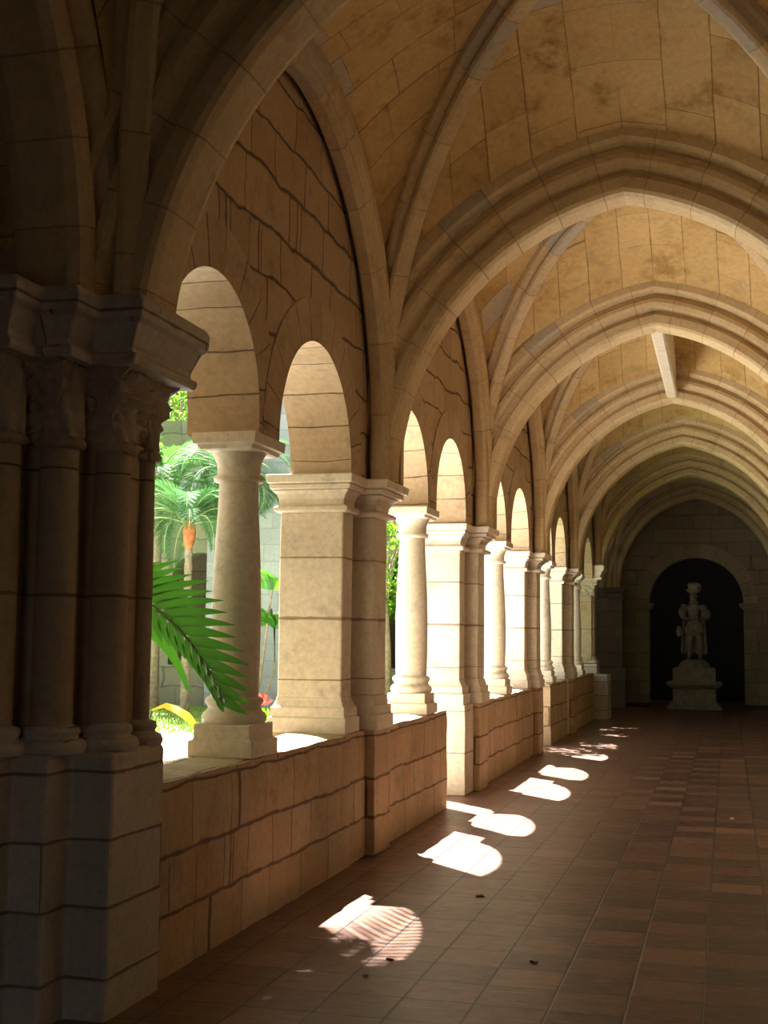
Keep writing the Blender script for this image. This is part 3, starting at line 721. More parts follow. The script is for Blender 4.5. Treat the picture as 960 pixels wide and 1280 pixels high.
# ringed tower / palm trunk with a pale head
K = 30.6 / 26.8; RX, RY = 2.42 - 11.67 * K, 30.6
def rz(z): return 1.55 + (z - 1.55) * K
t = thing('ringed_column', 'tall ringed grey column with a pale cap rising above the palms', 'column', (RX, RY, 0))
pr = []
for i in range(75):
    z = 3.0 + i * .055; r = (.185 - .0012 * i + (.008 if i % 2 else -.006)) * K; pr.append((rz(z), r))
m = MB(); m.lathe(RX, RY, [(0, .28), (3.1, .23)] + pr, 20); m.build('ringed_shaft', plain('ringed', (.42, .50, .48), .8, (.30, .38, .36), 4), t)
m = MB(); m.lathe(RX, RY, [(rz(z), r * K) for z, r in [(7.09, .11), (7.12, .19), (7.18, .17), (7.28, .18), (7.36, .21), (7.44, .25), (7.47, .25)]], 20); m.build('cap', plain('pale_cap', (.72, .70, .55), .7), t)

# ------------------------------------------------------------------ plants
G = {
 'fern': plain('feathery_green', (.035, .11, .042), .6, (.07, .16, .06), 3, spec=.15, trans=(.07, .20, .05)),
 'lime': plain('lime_leaf', (.12, .30, .02), .5, (.20, .38, .03), 3, trans=(.28, .55, .03)),
 'deep': plain('deep_green', (.03, .10, .025), .45, (.05, .17, .035), 3, trans=(.10, .32, .04)),
 'frond': plain('glossy_frond', (.03, .11, .02), .35, (.045, .15, .025), 5, spec=.5, trans=(.08, .30, .02)),
 'olive': plain('olive_frond', (.10, .13, .045), .6, (.07, .11, .04), 4, trans=(.13, .18, .05)),
 'yellow': plain('yellow_leaf', (.75, .50, .03), .5, (.85, .65, .08), 5, trans=(.9, .65, .05)),
 'red': plain('red_bract', (.70, .04, .03), .5, (.5, .02, .05), 5, trans=(.8, .06, .04)),
 'bark': plain('bark', (.30, .24, .18), .9, (.20, .16, .12), 12, bump=.8),
 'orange': plain('orange_sheath', (.55, .20, .07), .7, (.38, .12, .05), 9),
 'stem': plain('pale_rachis', (.30, .38, .16), .5, (.22, .32, .14), 8),
}
def frond_mesh(L, droop, nl, ll, lw, up=.6, seed=0, hang=.35, mb=None, mr=None):
    """feather leaf growing along +X from the origin; returns (leaflet MB, rachis MB)"""
    rn = random.Random(seed); mb = mb or MB(); mr = mr or MB()
    pts = []; ang = up; x = z = 0.; n = 16
    for i in range(n + 1):
        pts.append(Vector((x, 0, z))); x += math.cos(ang) * L / n; z += math.sin(ang) * L / n; ang -= droop / n * (1 + i / n)
    mr.tube(pts, [.014 * L * (1 - .8 * i / n) * .8 + .002 for i in range(n + 1)], 5)
    for i in range(nl):
        f = .14 + .86 * i / (nl - 1); k = min(n - 1, int(f * n)); p = pts[k].lerp(pts[k + 1], f * n - k)
        t = (pts[k + 1] - pts[k]).normalized(); upv = Vector((-t.z, 0, t.x))
        l = ll * math.sin(PI * (.18 + .74 * f)) * rn.uniform(.88, 1.08)
        for s in (-1, 1):
            d = (Vector((0, s, 0)) * .8 + t * (.45 + .5 * f) + upv * .12).normalized()
            q0 = p; q1 = p + d * l * .5 + Vector((0, 0, -hang * l * .12)); q2 = p + d * l * .93 + Vector((0, 0, -hang * l * .6))
            wv = t.cross(d).cross(d).normalized() * lw; nv = d.cross(wv).normalized() * lw * .25
            mb.add([q0 - wv * .3, q0 + wv * .3, q1 - wv + nv, q1, q1 + wv + nv, q2], [(0, 3, 2), (0, 1, 3), (1, 4, 3), (2, 3, 5), (3, 4, 5)], smooth=False)
    return mb, mr
def palm(x, y, zc, label, mat, nf=18, L=2., ll=.45, lw=.018, r=.08, droop=1.9, seed=1, z0=0., sheath=None, nl=34, upr=(.1, 1.3), name='palm_tree', group='palms in the garden', azr=None):
    t = thing(name, label, 'palm', (x, y, z0), group)
    rn = random.Random(seed)
    m = MB(); n = 24; pr = [(z0 + (zc - z0) * i / n, r * (1.15 - .3 * i / n) + (.012 if i % 2 else 0)) for i in range(n + 1)]; m.lathe(x, y, pr, 14); m.build('trunk', G['bark'], t)
    if sheath:
        m = MB(); m.lathe(x, y, [(zc - .35, r * .9), (zc - .2, r * 1.35), (zc, r * 1.7), (zc + .15, r * 1.2), (zc + .3, r * .5)], 12, bump=.02); m.build('leaf_sheath', G[sheath], t)
    base = []
    for q in range(3):
        mb, mr = frond_mesh(L, droop * (.85 + .2 * q), nl, ll, lw, up=0, seed=seed * 7 + q)
        me_o = mb.build('tmp', mat); rc = mr.build('tmp', G['stem']); base.append((me_o.data, rc.data)); bpy.data.objects.remove(me_o); bpy.data.objects.remove(rc)
    for i in range(nf):
        az = rn.uniform(0, 2 * PI) if azr is None else rn.uniform(*azr)
        az = (2 * PI * i * .382 + rn.uniform(-.2, .2)) if azr is None else az
        el = lerp(upr[0], upr[1], (i + .5) / nf) + rn.uniform(-.1, .1); s = rn.uniform(.85, 1.1)
        md, rd = base[i % 3]
        M4 = Matrix.Translation((x, y, zc + .1)) @ Matrix.Rotation(az, 4, 'Z') @ Matrix.Rotation(-el, 4, 'Y') @ Matrix.Scale(s, 4)
        o = bpy.data.objects.new('frond', md); COL.objects.link(o); o.parent = t; o.matrix_parent_inverse = Matrix.Translation(-Vector(t.location)); o.matrix_basis = M4
        o2 = bpy.data.objects.new('leaf_stalk', rd); COL.objects.link(o2); o2.parent = o
    return t
def leafy(x, y, z, rx, rz, n, mat, name, label, cat, ls=.14, trunk_h=None, seed=1, group=None, z0=0.):
    t = thing(name, label, cat, (x, y, z0), group); rn = random.Random(seed); m = MB()
    for i in range(n):
        a = rn.uniform(0, 2 * PI); cz = rn.uniform(-1, 1); rr = rn.uniform(.45, 1.) ** .5
        s = math.sqrt(1 - cz * cz); p = Vector((x + rx * rr * s * math.cos(a), y + rx * rr * s * math.sin(a), z + rz * rr * cz))
        if p.z < z0 + .02: continue
        p += Vector((noise.noise(p * 1.2), noise.noise(p * 1.2 + Vector((5, 5, 5))), 0)) * .3
        d = Vector((rn.uniform(-1, 1), rn.uniform(-1, 1), rn.uniform(-.8, .5))).normalized(); w = d.cross(Vector((rn.uniform(-1, 1), rn.uniform(-1, 1), 1))).normalized()
        l = ls * rn.uniform(.6, 1.3); up = d.cross(w) * l * .12
        m.add([p, p + d * l * .5 + w * l * .25 + up, p + d * l, p + d * l * .5 - w * l * .25 + up], [(0, 1, 2), (0, 2, 3)])
    m.build('foliage', mat, t)
    if trunk_h:
        m = MB(); m.tube([(x, y, z0), (x + .05, y, z0 + trunk_h * .5), (x, y, z0 + trunk_h)], [.12, .09, .05], 10)
        for q in range(6):
            a = q * 1.05; m.tube([(x, y, z0 + trunk_h * .85), (x + rx * .35 * math.cos(a), y + rx * .35 * math.sin(a), z), (x + rx * .7 * math.cos(a), y + rx * .7 * math.sin(a), z + rz * .4)], [.05, .03, .012], 6)
        m.build('trunk', G['bark'], t)
    return t
# palms seen through the first opening
palm(-7.5, 22.6, 3.5, 'slender garden palm with feathery fronds and an orange leaf sheath, centre of the first opening', G['fern'], 30, 1.55, .45, .006, .075, 1.3, 3, sheath='orange', nl=60, upr=(.3, 1.4))
palm(-9.9, 21.5, 4.1, 'olive feathery palm at the left of the first opening', G['olive'], 20, 1.7, .5, .006, .08, 1.9, 5, nl=60)
palm(-8.9, 24.2, 4.6, 'taller dark green palm behind the slender garden palm', G['deep'], 24, 1.9, .5, .008, .09, 1.7, 9, nl=50)
palm(-7.1, 23.6, 4.55, 'green palm whose fronds meet the column capital in the first opening', G['fern'], 22, 1.6, .45, .007, .08, 1.6, 13, nl=50)
leafy(-9.45, 24.2, 5.6, .55, .85, 1500, G['lime'], 'creeper_clump', 'lime green leafy clump lit from behind, above the garden palms', 'shrub', .13, trunk_h=5.4, seed=4)
leafy(-11.75, 31.6, 7.75, .65, .8, 1300, G['lime'], 'flowering_tree', 'pale green treetop below the ringed column cap', 'tree', .13, trunk_h=6.9, seed=6)
leafy(-13.1, 33.8, 8.2, 1.5, 1.3, 2200, G['deep'], 'evergreen_tree', 'dark evergreen treetop beyond the garden wall, behind the lime green clump', 'tree', .2, trunk_h=7.2, seed=8)
# climbing plant beyond the second pier
leafy(-3.7, 22.9, 2.9, .5, 1.1, 1400, G['lime'], 'climbing_shrub', 'bright green climbing shrub in the thin gap beside the second pier', 'shrub', .11, trunk_h=2.4, seed=14)
# trees whose shade dapples the far floor
leafy(-2.1, 20.6, 5.6, 1.15, .8, 1150, G['deep'], 'shade_tree', 'leafy shade tree outside the fourth bay, dappling the floor', 'tree', .19, trunk_h=5.0, seed=31)
leafy(-1.75, 23.9, 4.1, .95, 2.1, 2600, G['deep'], 'garden_bush', 'tall dark bush against the last arcade openings, shading them green', 'bush', .17, trunk_h=2.6, seed=35)
leafy(-2.9, 23.2, 6.6, 1.7, 1.1, 2300, G['deep'], 'shade_tree', 'leafy shade tree rising behind the far corner, dappling the last bay', 'tree', .2, trunk_h=6.8, seed=33)
leafy(-2.9, 6.3, 5.6, 1.5, .95, 2600, G['deep'], 'shade_tree', 'unseen dense tree added above the dark bed to dim the first bay', 'tree', .2, trunk_h=5.0, seed=37)  # unseen crown added to block skylight and keep the first bay darker
# tall palm just outside the first bay, mostly above the arches: shades its floor
palm(-1.95, 7.15, 4.75, 'tall palm hidden outside the clustered pier, shading the first bay', G['frond'], 26, 1.75, .45, .020, .11, 1.0, 41, nl=40, upr=(-.05, 1.2), name='palm_tree')

# frangipani-like plant by the square pier
t = thing('broad_leaf_plant', 'broad-leaved plant with bare stems against the pale grey wall', 'plant', (-5.8, 22., 0))
m = MB(); m.tube([(-5.9, 22., 0), (-5.72, 22, 1.2), (-5.58, 22., 2.35)], [.04, .03, .02], 8); m.tube([(-5.85, 22., .3), (-5.95, 22, .9), (-5.8, 22., 1.7)], [.03, .025, .02], 8); m.tube([(-5.8, 22., .1), (-5.5, 22, .9), (-5.52, 22., 1.65)], [.03, .02, .018], 8); m.build('stem', G['bark'], t)
def broad_leaf(mb, p, d, l, w):
    d = Vector(d).normalized(); sd = d.cross(Vector((.3, 1, .2))).normalized(); n = sd.cross(d).normalized(); p = Vector(p); row = []
    for i in range(7):
        f = i / 6; ww = w * math.sin(PI * min(1, .08 + f * .92)) ; c = p + d * l * f + n * (.12 * l * math.sin(f * PI)) + Vector((0, 0, -.18 * l * f * f))
        row.append([c - sd * ww + n * ww * .3, c, c + sd * ww + n * ww * .3])
    vs = [q for r_ in row for q in r_]; fs = []
    for i in range(6):
        for j in range(2): a = i * 3 + j; fs.append((a, a + 1, a + 4, a + 3))
    mb.add(vs, fs, smooth=True)
rn = random.Random(5)
for (px_, py_, pz_), nlf in (((-5.58, 22., 2.35), 9), ((-5.8, 22., 1.7), 8), ((-5.52, 22., 1.65), 7)):
    for i in range(nlf):
        m = MB(); a = 2 * PI * i / nlf + rn.uniform(-.3, .3); broad_leaf(m, (px_, py_, pz_), (math.cos(a), math.sin(a), rn.uniform(.5, 1.6)), rn.uniform(.45, .62), .095); m.build('leaf', G['frond'] if i % 4 else G['lime'], t)
# red bromeliad
t = thing('red_bromeliad', 'small red flowered plant with green leaves at the foot of the square pier', 'plant', (-4.38, 18.2, .0))
for i in range(12):
    m = MB(); a = 2 * PI * i / 12; broad_leaf(m, (-4.38, 18.2, .02), (math.cos(a) * .5, math.sin(a) * .5, 1.6 + .3 * (i % 3)), .55, .045); m.build('leaf', G['lime'], t)
for i in range(14):
    m = MB(); a = 2 * PI * i / 14 + .2; broad_leaf(m, (-4.38, 18.2, .48), (math.cos(a), math.sin(a), .6 + .9 * (i % 3)), .26, .035); m.build('bract', G['red'], t)

# foreground palm: one arching frond hangs through the opening, in front of the column
t = thing('foreground_palm', 'low palm outside the first opening, one glossy green frond arching in front of the column', 'palm', (-1.55, 6.2, 0))
m = MB(); m.lathe(-1.55, 6.2, [(0, .09), (.3, .085), (.6, .075), (.9, .06), (1.0, .03)], 12); m.build('trunk', G['bark'], t)
def bez(p, n=22):
    p = [Vector(q) for q in p]; out = []
    for i in range(n + 1):
        s = i / n; out.append(p[0] * (1 - s) ** 3 + p[1] * 3 * s * (1 - s) ** 2 + p[2] * 3 * s * s * (1 - s) + p[3] * s ** 3)
    return out
def custom_frond(ctrl, nl, ll, lw, side_up, seed, mat=None, spread=.9, skip=.1, low=None, lown=.75):
    P = bez(ctrl); n = len(P) - 1; rn = random.Random(seed); mb = MB(); mr = MB()
    mr.tube(P, [.016 * (1 - .75 * i / n) + .002 for i in range(n + 1)], 7)
    su = Vector(side_up).normalized()
    for i in range(nl):
        f = skip + (1 - skip) * i / (nl - 1); k = min(n - 1, int(f * n)); p = P[k].lerp(P[k + 1], f * n - k); tg = (P[k + 1] - P[k]).normalized()
        sd0 = (su - tg * su.dot(tg)).normalized(); l0 = ll * (math.sin(PI * (.22 + .70 * f)) ** .7) * rn.uniform(.93, 1.06)
        for s in (1, -1):
            l = l0
            if low and s < 0: lo = Vector(low); d = (lo + tg * (.15 + .5 * f ** 2)).normalized(); l = l0 * lown
            elif low: d = (Vector((su.x, su.y, 1.0 - 1.0 * f)) + tg * (.05 + .6 * f ** 3)).normalized()
            else: d = (sd0 * s * spread + tg * (.30 + .95 * f ** 1.5)).normalized()
            up_ = tg.cross(d).normalized() * s
            wv = d.cross(up_).normalized()
            rows = []
            for q in range(6):
                h = q / 5; w = lw * (1, 1.15, 1.1, .9, .55, .03)[q] * (.5 if q == 0 else 1); c = p + d * l * h + up_ * (.05 * l * math.sin(PI * h)) + Vector((0, 0, -.10 * l * h * h))
                rows.append([c - wv * w + up_ * w * .45, c, c + wv * w + up_ * w * .45])
            vs = [a for r_ in rows for a in r_]; fs = []
            for q in range(5):
                for j in range(2): a = q * 3 + j; fs.append((a, a + 1, a + 4, a + 3))
            mb.add(vs, fs, smooth=True)
    o = mb.build('frond', mat or G['frond'], t)
    o2 = mr.build('leaf_stalk', G['stem'], None); o2.parent = o
    return o
custom_frond([(-1.50, 6.25, 1.0), (-1.15, 6.3, 2.15), (-.44, 6.3, 1.84), (-.13, 6.28, 1.22)], 22, .46, .025, (.95, -.05, .40), 3, skip=.24, low=(.02, .1, -1), lown=.45)
custom_frond([(-1.55, 6.2, 1.0), (-1.6, 6.9, 2.2), (-1.9, 7.8, 2.4), (-2.3, 8.4, 1.6)], 24, .45, .02, (1, 0, .1), 6)
custom_frond([(-1.6, 6.15, 1.0), (-2.1, 6.0, 2.3), (-2.9, 6.1, 2.4), (-3.3, 6.3, 1.7)], 24, .45, .02, (0, 1, .1), 8)
custom_frond([(-1.58, 6.15, 1.0), (-1.3, 5.8, 2.1), (-1.0, 5.6, 2.5), (-.85, 5.55, 2.2)], 24, .40, .02, (0, 1, .1), 9)
custom_frond([(-1.6, 6.2, .9), (-1.5, 6.3, 1.35), (-1.2, 6.8, 1.66), (-.93, 7.0, 1.45)], 26, .16, .008, (.2, -.2, 1), 11, mat=G['yellow'], skip=.5)
m = MB(); Pb = bez([(-1.35, 6.55, 1.0), (-1.05, 6.6, 1.85), (-.62, 6.6, 1.68), (-.46, 6.6, 1.24)], 16); vs = []; fs = []
for i, p in enumerate(Pb):
    w_ = .035 * math.sin(PI * min(1, .12 + .86 * i / 16)); vs += [p + Vector((-w_, -.02, -w_ * .6)), p, p + Vector((w_, .03, w_ * .2))]
for i in range(16):
    for j in range(2): a = i * 3 + j; fs.append((a, a + 1, a + 4, a + 3))
m.add(vs, fs, smooth=True); m.build('folded_leaf', G['frond'], t)
tp = t; t = bpy.data.objects['palm_tree.004']
custom_frond([(-1.95, 7.15, 4.8), (-1.6, 7.7, 5.3), (-1.25, 8.3, 5.0), (-.95, 9.1, 4.1)], 30, .55, .018, (1, .25, .05), 21, skip=.2)
t = tp
# yellowing leaf low in the opening
t2 = thing('yellowing_leaf_plant', 'single yellow and white drooping leaf beside the column foot', 'plant', (-.95, 6.9, 0))
m = MB(); m.tube([(-.95, 6.9, 0), (-.93, 6.9, .6), (-.81, 6.9, 1.10)], [.012, .01, .008], 6); m.build('stem', G['stem'], t2)
m = MB(); P = [(x + .05, y, z + .055) for x, y, z in ((-.86, 6.9, 1.05), (-.78, 6.9, 1.08), (-.70, 6.88, 1.06), (-.62, 6.87, 1.02), (-.56, 6.86, .96), (-.52, 6.85, .90))]
W = [.008, .019, .024, .027, .021, .003]; vs = []; fs = []
for (x, y, z), w in zip(P, W): vs += [(x, y - w, z - w * .9), (x, y, z), (x, y + w, z + w * .6)]
for i in range(5):
    for j in range(2): a = i * 3 + j; fs.append((a, a + 1, a + 4, a + 3))
m.add(vs, fs, smooth=True); m.build('leaf', G['yellow'], t2)

# ------------------------------------------------------------------ litter on the tiles
def litter(x, y, s, mat, label, name='fallen_leaf', seed=1):
    m = MB(); rn = random.Random(seed); n = 8
    ring = [(x + s * math.cos(2 * PI * i / n) * rn.uniform(.6, 1.2), y + s * .6 * math.sin(2 * PI * i / n) * rn.uniform(.6, 1.2), .004 + rn.uniform(0, .012)) for i in range(n)]
    m.add(ring + [(x, y, .003)], [(i, (i + 1) % n, n) for i in range(n)]); low = [(a, b, .0005) for a, b, c in ring]
    m.add(ring + low, [(i, n + i, n + (i + 1) % n, (i + 1) % n) for i in range(n)])
    tag(m.build(name, mat, loc=(x, y, 0)), label, 'leaf' if name == 'fallen_leaf' else 'debris')
dry = plain('dry_leaf', (.10, .045, .02), .7); pale_ = plain('pale_bit', (.65, .6, .52), .7)
litter(1.51, 6.26, .022, dry, 'small curled dark leaf lying on the pale tiles, nearest the right', seed=1)
litter(.97, 7.71, .026, dry, 'small dark dry leaf lying on a tile joint below the large sun patch', seed=2)
litter(.84, 6.10, .02, dry, 'tiny brown leaf beside the rounded tip of the nearest sun patch', seed=3)
litter(.81, 5.78, .014, pale_, 'tiny pale flake on the tiles in front of the nearest sun patch', 'pale_flake', 4)
litter(2.43, 11.63, .02, pale_, 'tiny pale flake alone on the dark tiles at right', 'pale_flake', 5)

# ------------------------------------------------------------------ statue on its pedestal in the doorway
SX, SY = 1.69, 29.42
t = thing('statue_pedestal', 'moulded stone pedestal under the statue in the black doorway', 'pedestal', (SX, SY, 0))
m = MB(); m.moulded(SX - .47, SX + .47, SY - .36, SY + .36, [(0, .11), (.07, .11), (.085, .09), (.10, .05), (.13, .045), (.15, .01)]); m.build('base_moulding', M['statue'], t, bevel=.004)
m = MB(); m.moulded(SX - .46, SX + .46, SY - .35, SY + .35, [(.15, 0), (.44, 0)]); m.build('lower_block', M['statue'], t, bevel=.006)
m = MB(); m.moulded(SX - .46, SX + .46, SY - .35, SY + .35, [(.44, 0), (.455, .04), (.48, .055), (.50, .10), (.535, .14), (.57, .145), (.575, .12), (.60, .10)]); m.build('cornice', M['statue'], t, bevel=.004)
m = MB(); m.moulded(SX - .455, SX + .455, SY - .34, SY + .34, [(.60, 0), (.87, 0), (.875, -.02), (.90, -.02)]); m.build('upper_block', M['statue'], t, bevel=.006)

t = thing('stone_statue', 'pale stone statue of a standing man with wide hat and cape in the black doorway', 'statue', (SX, SY, .90))
def rel(p): return (SX + p[0], SY + p[1], p[2])
m = MB(); rings = []
for z, r in ((.90, .36), (.94, .35), (.99, .31), (1.03, .27), (1.07, .23)):
    ring = []
    for q in range(24):
        a = 2 * PI * q / 24; rr = r * (1 + .12 * noise.noise(Vector((math.cos(a) * 2, math.sin(a) * 2, z * 5))))
        ring.append(rel((rr * math.cos(a) * 1.0, rr * math.sin(a) * .8, z)))
    rings.append(ring)
m.loftpoly(rings); m.build('rock_base', M['statue'], t)
def skin(name, verts, edges, root=0, sub=2):
    me = bpy.data.meshes.new(name); me.from_pydata([rel(v[:3]) for v in verts], edges, [])
    o = bpy.data.objects.new(name, me); COL.objects.link(o); o.parent = t; o.matrix_parent_inverse = Matrix.Translation(-Vector(t.location))
    md = o.modifiers.new('skin', 'SKIN'); md.use_smooth_shade = True
    for i, v in enumerate(verts):
        sv = me.skin_vertices[0].data[i]; sv.radius = (v[3], v[4] if len(v) > 4 else v[3]); sv.use_root = (i == root)
    s_ = o.modifiers.new('sub', 'SUBSURF'); s_.levels = sub; s_.render_levels = sub
    me.materials.append(M['statue']); return o
BV = [(0, 0, 1.78, .125, .10),      # 0 pelvis
      (0, 0, 1.93, .115, .09), (0, -.01, 2.10, .145, .105), (0, 0, 2.24, .13, .09), (0, -.01, 2.33, .05), (0, -.02, 2.40, .048),   # 1-5 spine, neck
      (.10, 0, 1.66, .085), (.12, -.05, 1.42, .062), (.13, .0, 1.24, .052), (.13, .02, 1.11, .036), (.14, -.09, 1.085, .036), (.15, -.16, 1.075, .028),   # left leg 6-11
      (-.09, 0, 1.66, .085), (-.10, -.02, 1.42, .060), (-.11, .05, 1.24, .05), (-.11, .07, 1.11, .036), (-.13, -.03, 1.085, .036), (-.15, -.10, 1.075, .028),   # right leg 12-17
      (.17, 0, 2.21, .06), (.27, .0, 2.02, .052), (.20, -.16, 1.96, .038), (.12, -.2, 2.0, .03),     # left arm 18-21
      (-.17, 0, 2.21, .06), (-.26, .01, 2.02, .05), (-.16, -.15, 1.97, .038), (-.05, -.17, 1.97, .03)]  # right arm 22-25
BE = [(0, 1), (1, 2), (2, 3), (3, 4), (4, 5), (0, 6), (6, 7), (7, 8), (8, 9), (9, 10), (10, 11), (0, 12), (12, 13), (13, 14), (14, 15), (15, 16), (16, 17),
      (3, 18), (18, 19), (19, 20), (20, 21), (3, 22), (22, 23), (23, 24), (24, 25)]
skin('body', BV, BE)
# head with face
m = MB(); rings = []
for i in range(22):
    f_ = i / 21; z = 2.345 + .26 * f_; rr = .086 * math.sin(PI * (.14 + .80 * f_)) ** .5
    ring = []
    for q in range(32):
        a = 2 * PI * q / 32; x = math.cos(a) * rr * .88; y = math.sin(a) * rr * 1.08
        if y < 0:
            fx = abs(x) / .078
            nose_ = max(0, 1 - abs(x) / .016) * max(0, 1 - abs(f_ - .42) / .16) * .024
            eye = max(0, 1 - abs(abs(x) - .03) / .018) * max(0, 1 - abs(f_ - .52) / .06) * .012
            mouth = max(0, 1 - abs(x) / .03) * max(0, 1 - abs(f_ - .26) / .03) * .007
            beard = max(0, 1 - abs(x) / .04) * max(0, 1 - abs(f_ - .08) / .14) * .02
            y -= nose_ + beard; y += eye + mouth
        ring.append(rel((x, y - .02, z)))
    rings.append(ring)
m.loftpoly(rings, smooth=True)
for s_ in (-1, 1): m.tube([rel((s_ * .068, -.01, 2.46)), rel((s_ * .078, 0, 2.48)), rel((s_ * .072, 0, 2.51))], [.01, .014, .008], 8)
m.build('head', M['statue'], t)
m = MB(); rings = []
for z, rx, ry in ((2.55, .095, .10), (2.565, .16, .12), (2.60, .165, .11), (2.615, .12, .10), (2.66, .115, .10), (2.72, .13, .10), (2.75, .10, .08), (2.762, .03, .03)):
    ring = []
    for q in range(32):
        a = 2 * PI * q / 32; up = .05 * abs(math.cos(a)) ** 3 if rx > .15 else (.03 * abs(math.cos(a)) ** 3 if z > 2.7 else 0)
        ring.append(rel((rx * math.cos(a), ry * math.sin(a) - .01, z + up)))
    rings.append(ring)
m.loftpoly(rings, smooth=True)
m.tube([rel((.08, .02, 2.68)), rel((.14, .04, 2.74)), rel((.16, .06, 2.70)), rel((.15, .08, 2.64))], [.02, .03, .025, .01], 8); m.build('hat', M['statue'], t)
# cape hanging behind, doublet skirt, puffed sleeves, collar
m = MB(); rows = []
for i in range(15):
    f_ = i / 14; z = 2.29 - 1.08 * f_; row = []
    for j in range(25):
        g_ = -1 + 2 * j / 24; wd = .20 + .09 * f_ ** .7; fold = .018 * math.sin(j * 1.9 + f_ * 2) * (.3 + f_)
        row.append(rel((g_ * wd, .12 - .10 * abs(g_) ** 3 + fold + .03 * f_, z + .02 * math.cos(j))))
    rows.append(row)
vs = [p for r_ in rows for p in r_] + [(p[0], p[1] + .03, p[2]) for r_ in rows for p in r_]; fs = []; NN = 15 * 25
for i in range(14):
    for j in range(24):
        a = i * 25 + j; fs.append((a, a + 1, a + 26, a + 25)); fs.append((NN + a, NN + a + 25, NN + a + 26, NN + a + 1))
for i in range(14): a = i * 25; fs.append((a, a + 25, NN + a + 25, NN + a)); a += 24; fs.append((a, NN + a, NN + a + 25, a + 25))
for j in range(24): fs.append((j, NN + j, NN + j + 1, j + 1)); a = 14 * 25 + j; fs.append((a, a + 1, NN + a + 1, NN + a))
m.add(vs, fs, smooth=True); m.build('cape', M['statue'], t)
m = MB(); rings = []
for z, rx, ry in ((1.92, .115, .10), (1.86, .15, .13), (1.78, .19, .155), (1.70, .20, .16), (1.66, .185, .15)):
    rings.append([rel((rx * math.cos(a) * (1 + .06 * math.sin(a * 14)), ry * math.sin(a) * (1 + .06 * math.sin(a * 14)), z)) for a in [2 * PI * q / 56 for q in range(56)]])
m.loftpoly(rings[::-1], smooth=True); m.build('doublet_skirt', M['statue'], t)
def blob(name, c, r):
    m = MB(); rings = []
    for i in range(13):
        th = PI * (i + .3) / 12.6; rings.append([rel((c[0] + r[0] * math.sin(th) * math.cos(a) * (1 + .07 * math.sin(7 * a)), c[1] + r[1] * math.sin(th) * math.sin(a) * (1 + .07 * math.sin(7 * a)), c[2] - r[2] * math.cos(th))) for a in [2 * PI * q / 28 for q in range(28)]])
    m.loftpoly(rings, smooth=True); m.build(name, M['statue'], t)
blob('puffed_sleeve', (.255, -.03, 2.08), (.115, .11, .13)); blob('puffed_sleeve', (-.235, -.01, 2.13), (.09, .10, .12))
blob('shoulder_wing', (-.21, 0, 2.27), (.07, .08, .04)); blob('shoulder_wing', (.22, 0, 2.25), (.07, .08, .05))
blob('held_gauntlet', (-.32, -.05, 1.70), (.06, .055, .12))
m = MB(); rings = [[rel((rx * math.cos(a) * (1 + .1 * math.sin(a * 12)), rx * .9 * math.sin(a) - .01, z)) for a in [2 * PI * q / 60 for q in range(60)]] for z, rx in ((2.31, .06), (2.335, .10), (2.36, .105), (2.375, .06))]
m.loftpoly(rings, smooth=True); m.build('ruff_collar', M['statue'], t)
# hands: palm plus five bent fingers each
for name, base, d, sd, curl in (('hand', (-.04, -.175, 1.97), (1, -.05, -.05), (0, -.1, 1), -1), ('hand', (.11, -.205, 2.0), (-1, -.15, .1), (0, -.1, 1), 1)):
    b = Vector(base); d = Vector(d).normalized(); sd = Vector(sd).normalized(); nv = d.cross(sd) * (1 if base[0] < 0 else -1)
    HV = [tuple(b) + (.022, .016), tuple(b + d * .045) + (.026, .014)]; HE = [(0, 1)]
    for q in range(4):
        o_ = b + d * .05 + sd * (.024 - .016 * q); k_ = (.9, 1., .95, .75)[q]; s0 = len(HV)
        HV += [tuple(o_) + (.0085,), tuple(o_ + d * .03 * k_) + (.008,), tuple(o_ + d * .052 * k_ - nv * .012) + (.0075,), tuple(o_ + d * .062 * k_ - nv * .028) + (.006,)]
        HE += [(1, s0), (s0, s0 + 1), (s0 + 1, s0 + 2), (s0 + 2, s0 + 3)]
    s0 = len(HV); o_ = b + d * .015 + sd * .024
    HV += [tuple(o_) + (.010,), tuple(o_ + d * .025 + sd * .018) + (.009,), tuple(o_ + d * .045 + sd * .02 - nv * .01) + (.007,)]
    HE += [(0, s0), (s0, s0 + 1), (s0 + 1, s0 + 2)]
    skin(name, HV, HE, 0, 1)

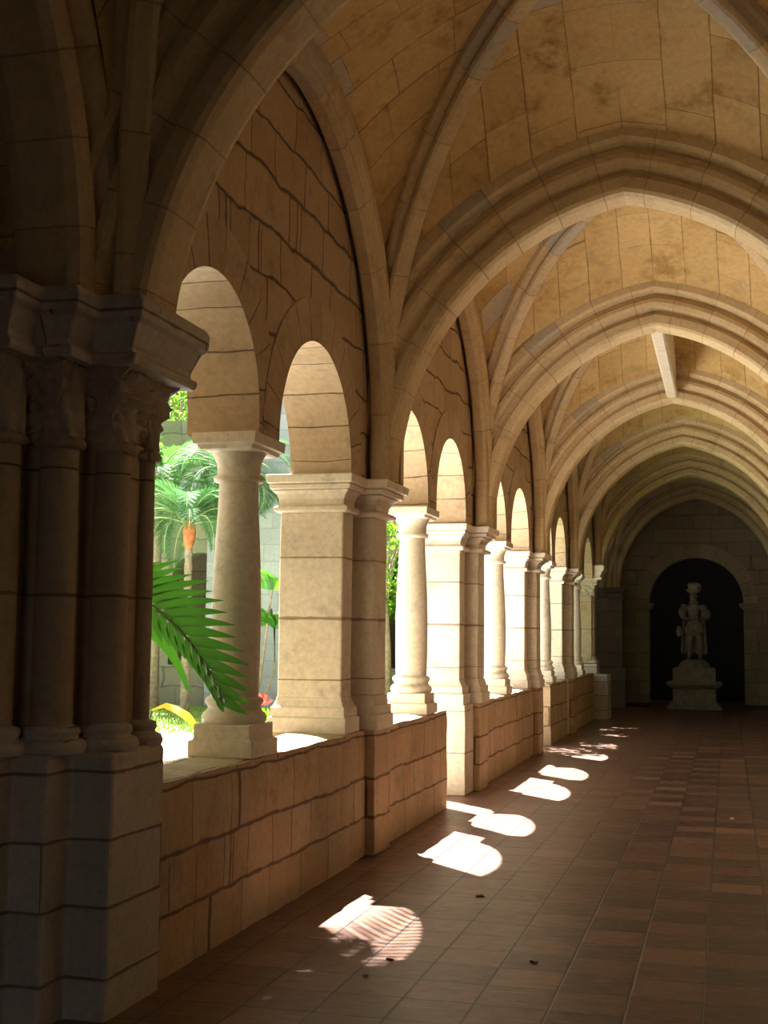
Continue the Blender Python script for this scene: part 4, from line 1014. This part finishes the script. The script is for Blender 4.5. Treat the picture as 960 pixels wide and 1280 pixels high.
# ------------------------------------------------------------------ light
sun = bpy.data.lights.new('sun', 'SUN'); sun.energy = 29; sun.angle = R(.53); sun.color = (1, .97, .92)
so = bpy.data.objects.new('sun', sun); COL.objects.link(so); so.location = (-6, 10, 12)
sd_ = Vector((.413, -.41, -1)).normalized(); so.rotation_euler = sd_.to_track_quat('-Z', 'Y').to_euler()
w = bpy.data.worlds.new('World'); sc.world = w; w.use_nodes = True; nt = w.node_tree; nt.nodes.clear()
bg = nt.nodes.new('ShaderNodeBackground'); ow = nt.nodes.new('ShaderNodeOutputWorld'); nt.links.new(bg.outputs[0], ow.inputs[0])
sky = nt.nodes.new('ShaderNodeTexSky'); sky.sky_type = 'NISHITA'; sky.sun_disc = False; sky.sun_elevation = R(60); sky.sun_rotation = R(-45); sky.dust_density = 3; sky.air_density = 1.2
mx = nt.nodes.new('ShaderNodeMix'); mx.data_type = 'RGBA'; mx.inputs[0].default_value = .5; mx.inputs[7].default_value = (9, 9.3, 9.6, 1); nt.links.new(sky.outputs[0], mx.inputs[6])
nt.links.new(mx.outputs[2], bg.inputs[0]); bg.inputs[1].default_value = .105

# ------------------------------------------------------------------ camera
Fpx, pit, yaw, roll, cx = 1600., .0958, .2624, .0103, 2.4243
fw = Vector((-math.sin(yaw) * math.cos(pit), math.cos(yaw) * math.cos(pit), math.sin(pit)))
r_ = Vector((math.cos(yaw), math.sin(yaw), 0)); u_ = r_.cross(fw)
r2 = r_ * math.cos(roll) + u_ * math.sin(roll); u2 = -r_ * math.sin(roll) + u_ * math.cos(roll)
cam = bpy.data.cameras.new('camera'); co = bpy.data.objects.new('camera', cam); COL.objects.link(co)
co.matrix_world = Matrix(((r2.x, u2.x, -fw.x, cx), (r2.y, u2.y, -fw.y, 0), (r2.z, u2.z, -fw.z, 1.55), (0, 0, 0, 1)))
cam.sensor_fit = 'VERTICAL'; cam.sensor_height = 24; cam.lens = Fpx / 1280 * 24; cam.clip_start = .05; cam.clip_end = 300
sc.camera = co
sc.view_settings.view_transform = 'Standard'; sc.view_settings.look = 'None'; sc.view_settings.gamma = 1; sc.view_settings.exposure = 0.95
sc.view_settings.use_curve_mapping = False
sc.cycles.max_bounces = 14; sc.cycles.diffuse_bounces = 10; sc.cycles.glossy_bounces = 4
for im in list(bpy.data.meshes):
    if im.users == 0: bpy.data.meshes.remove(im)
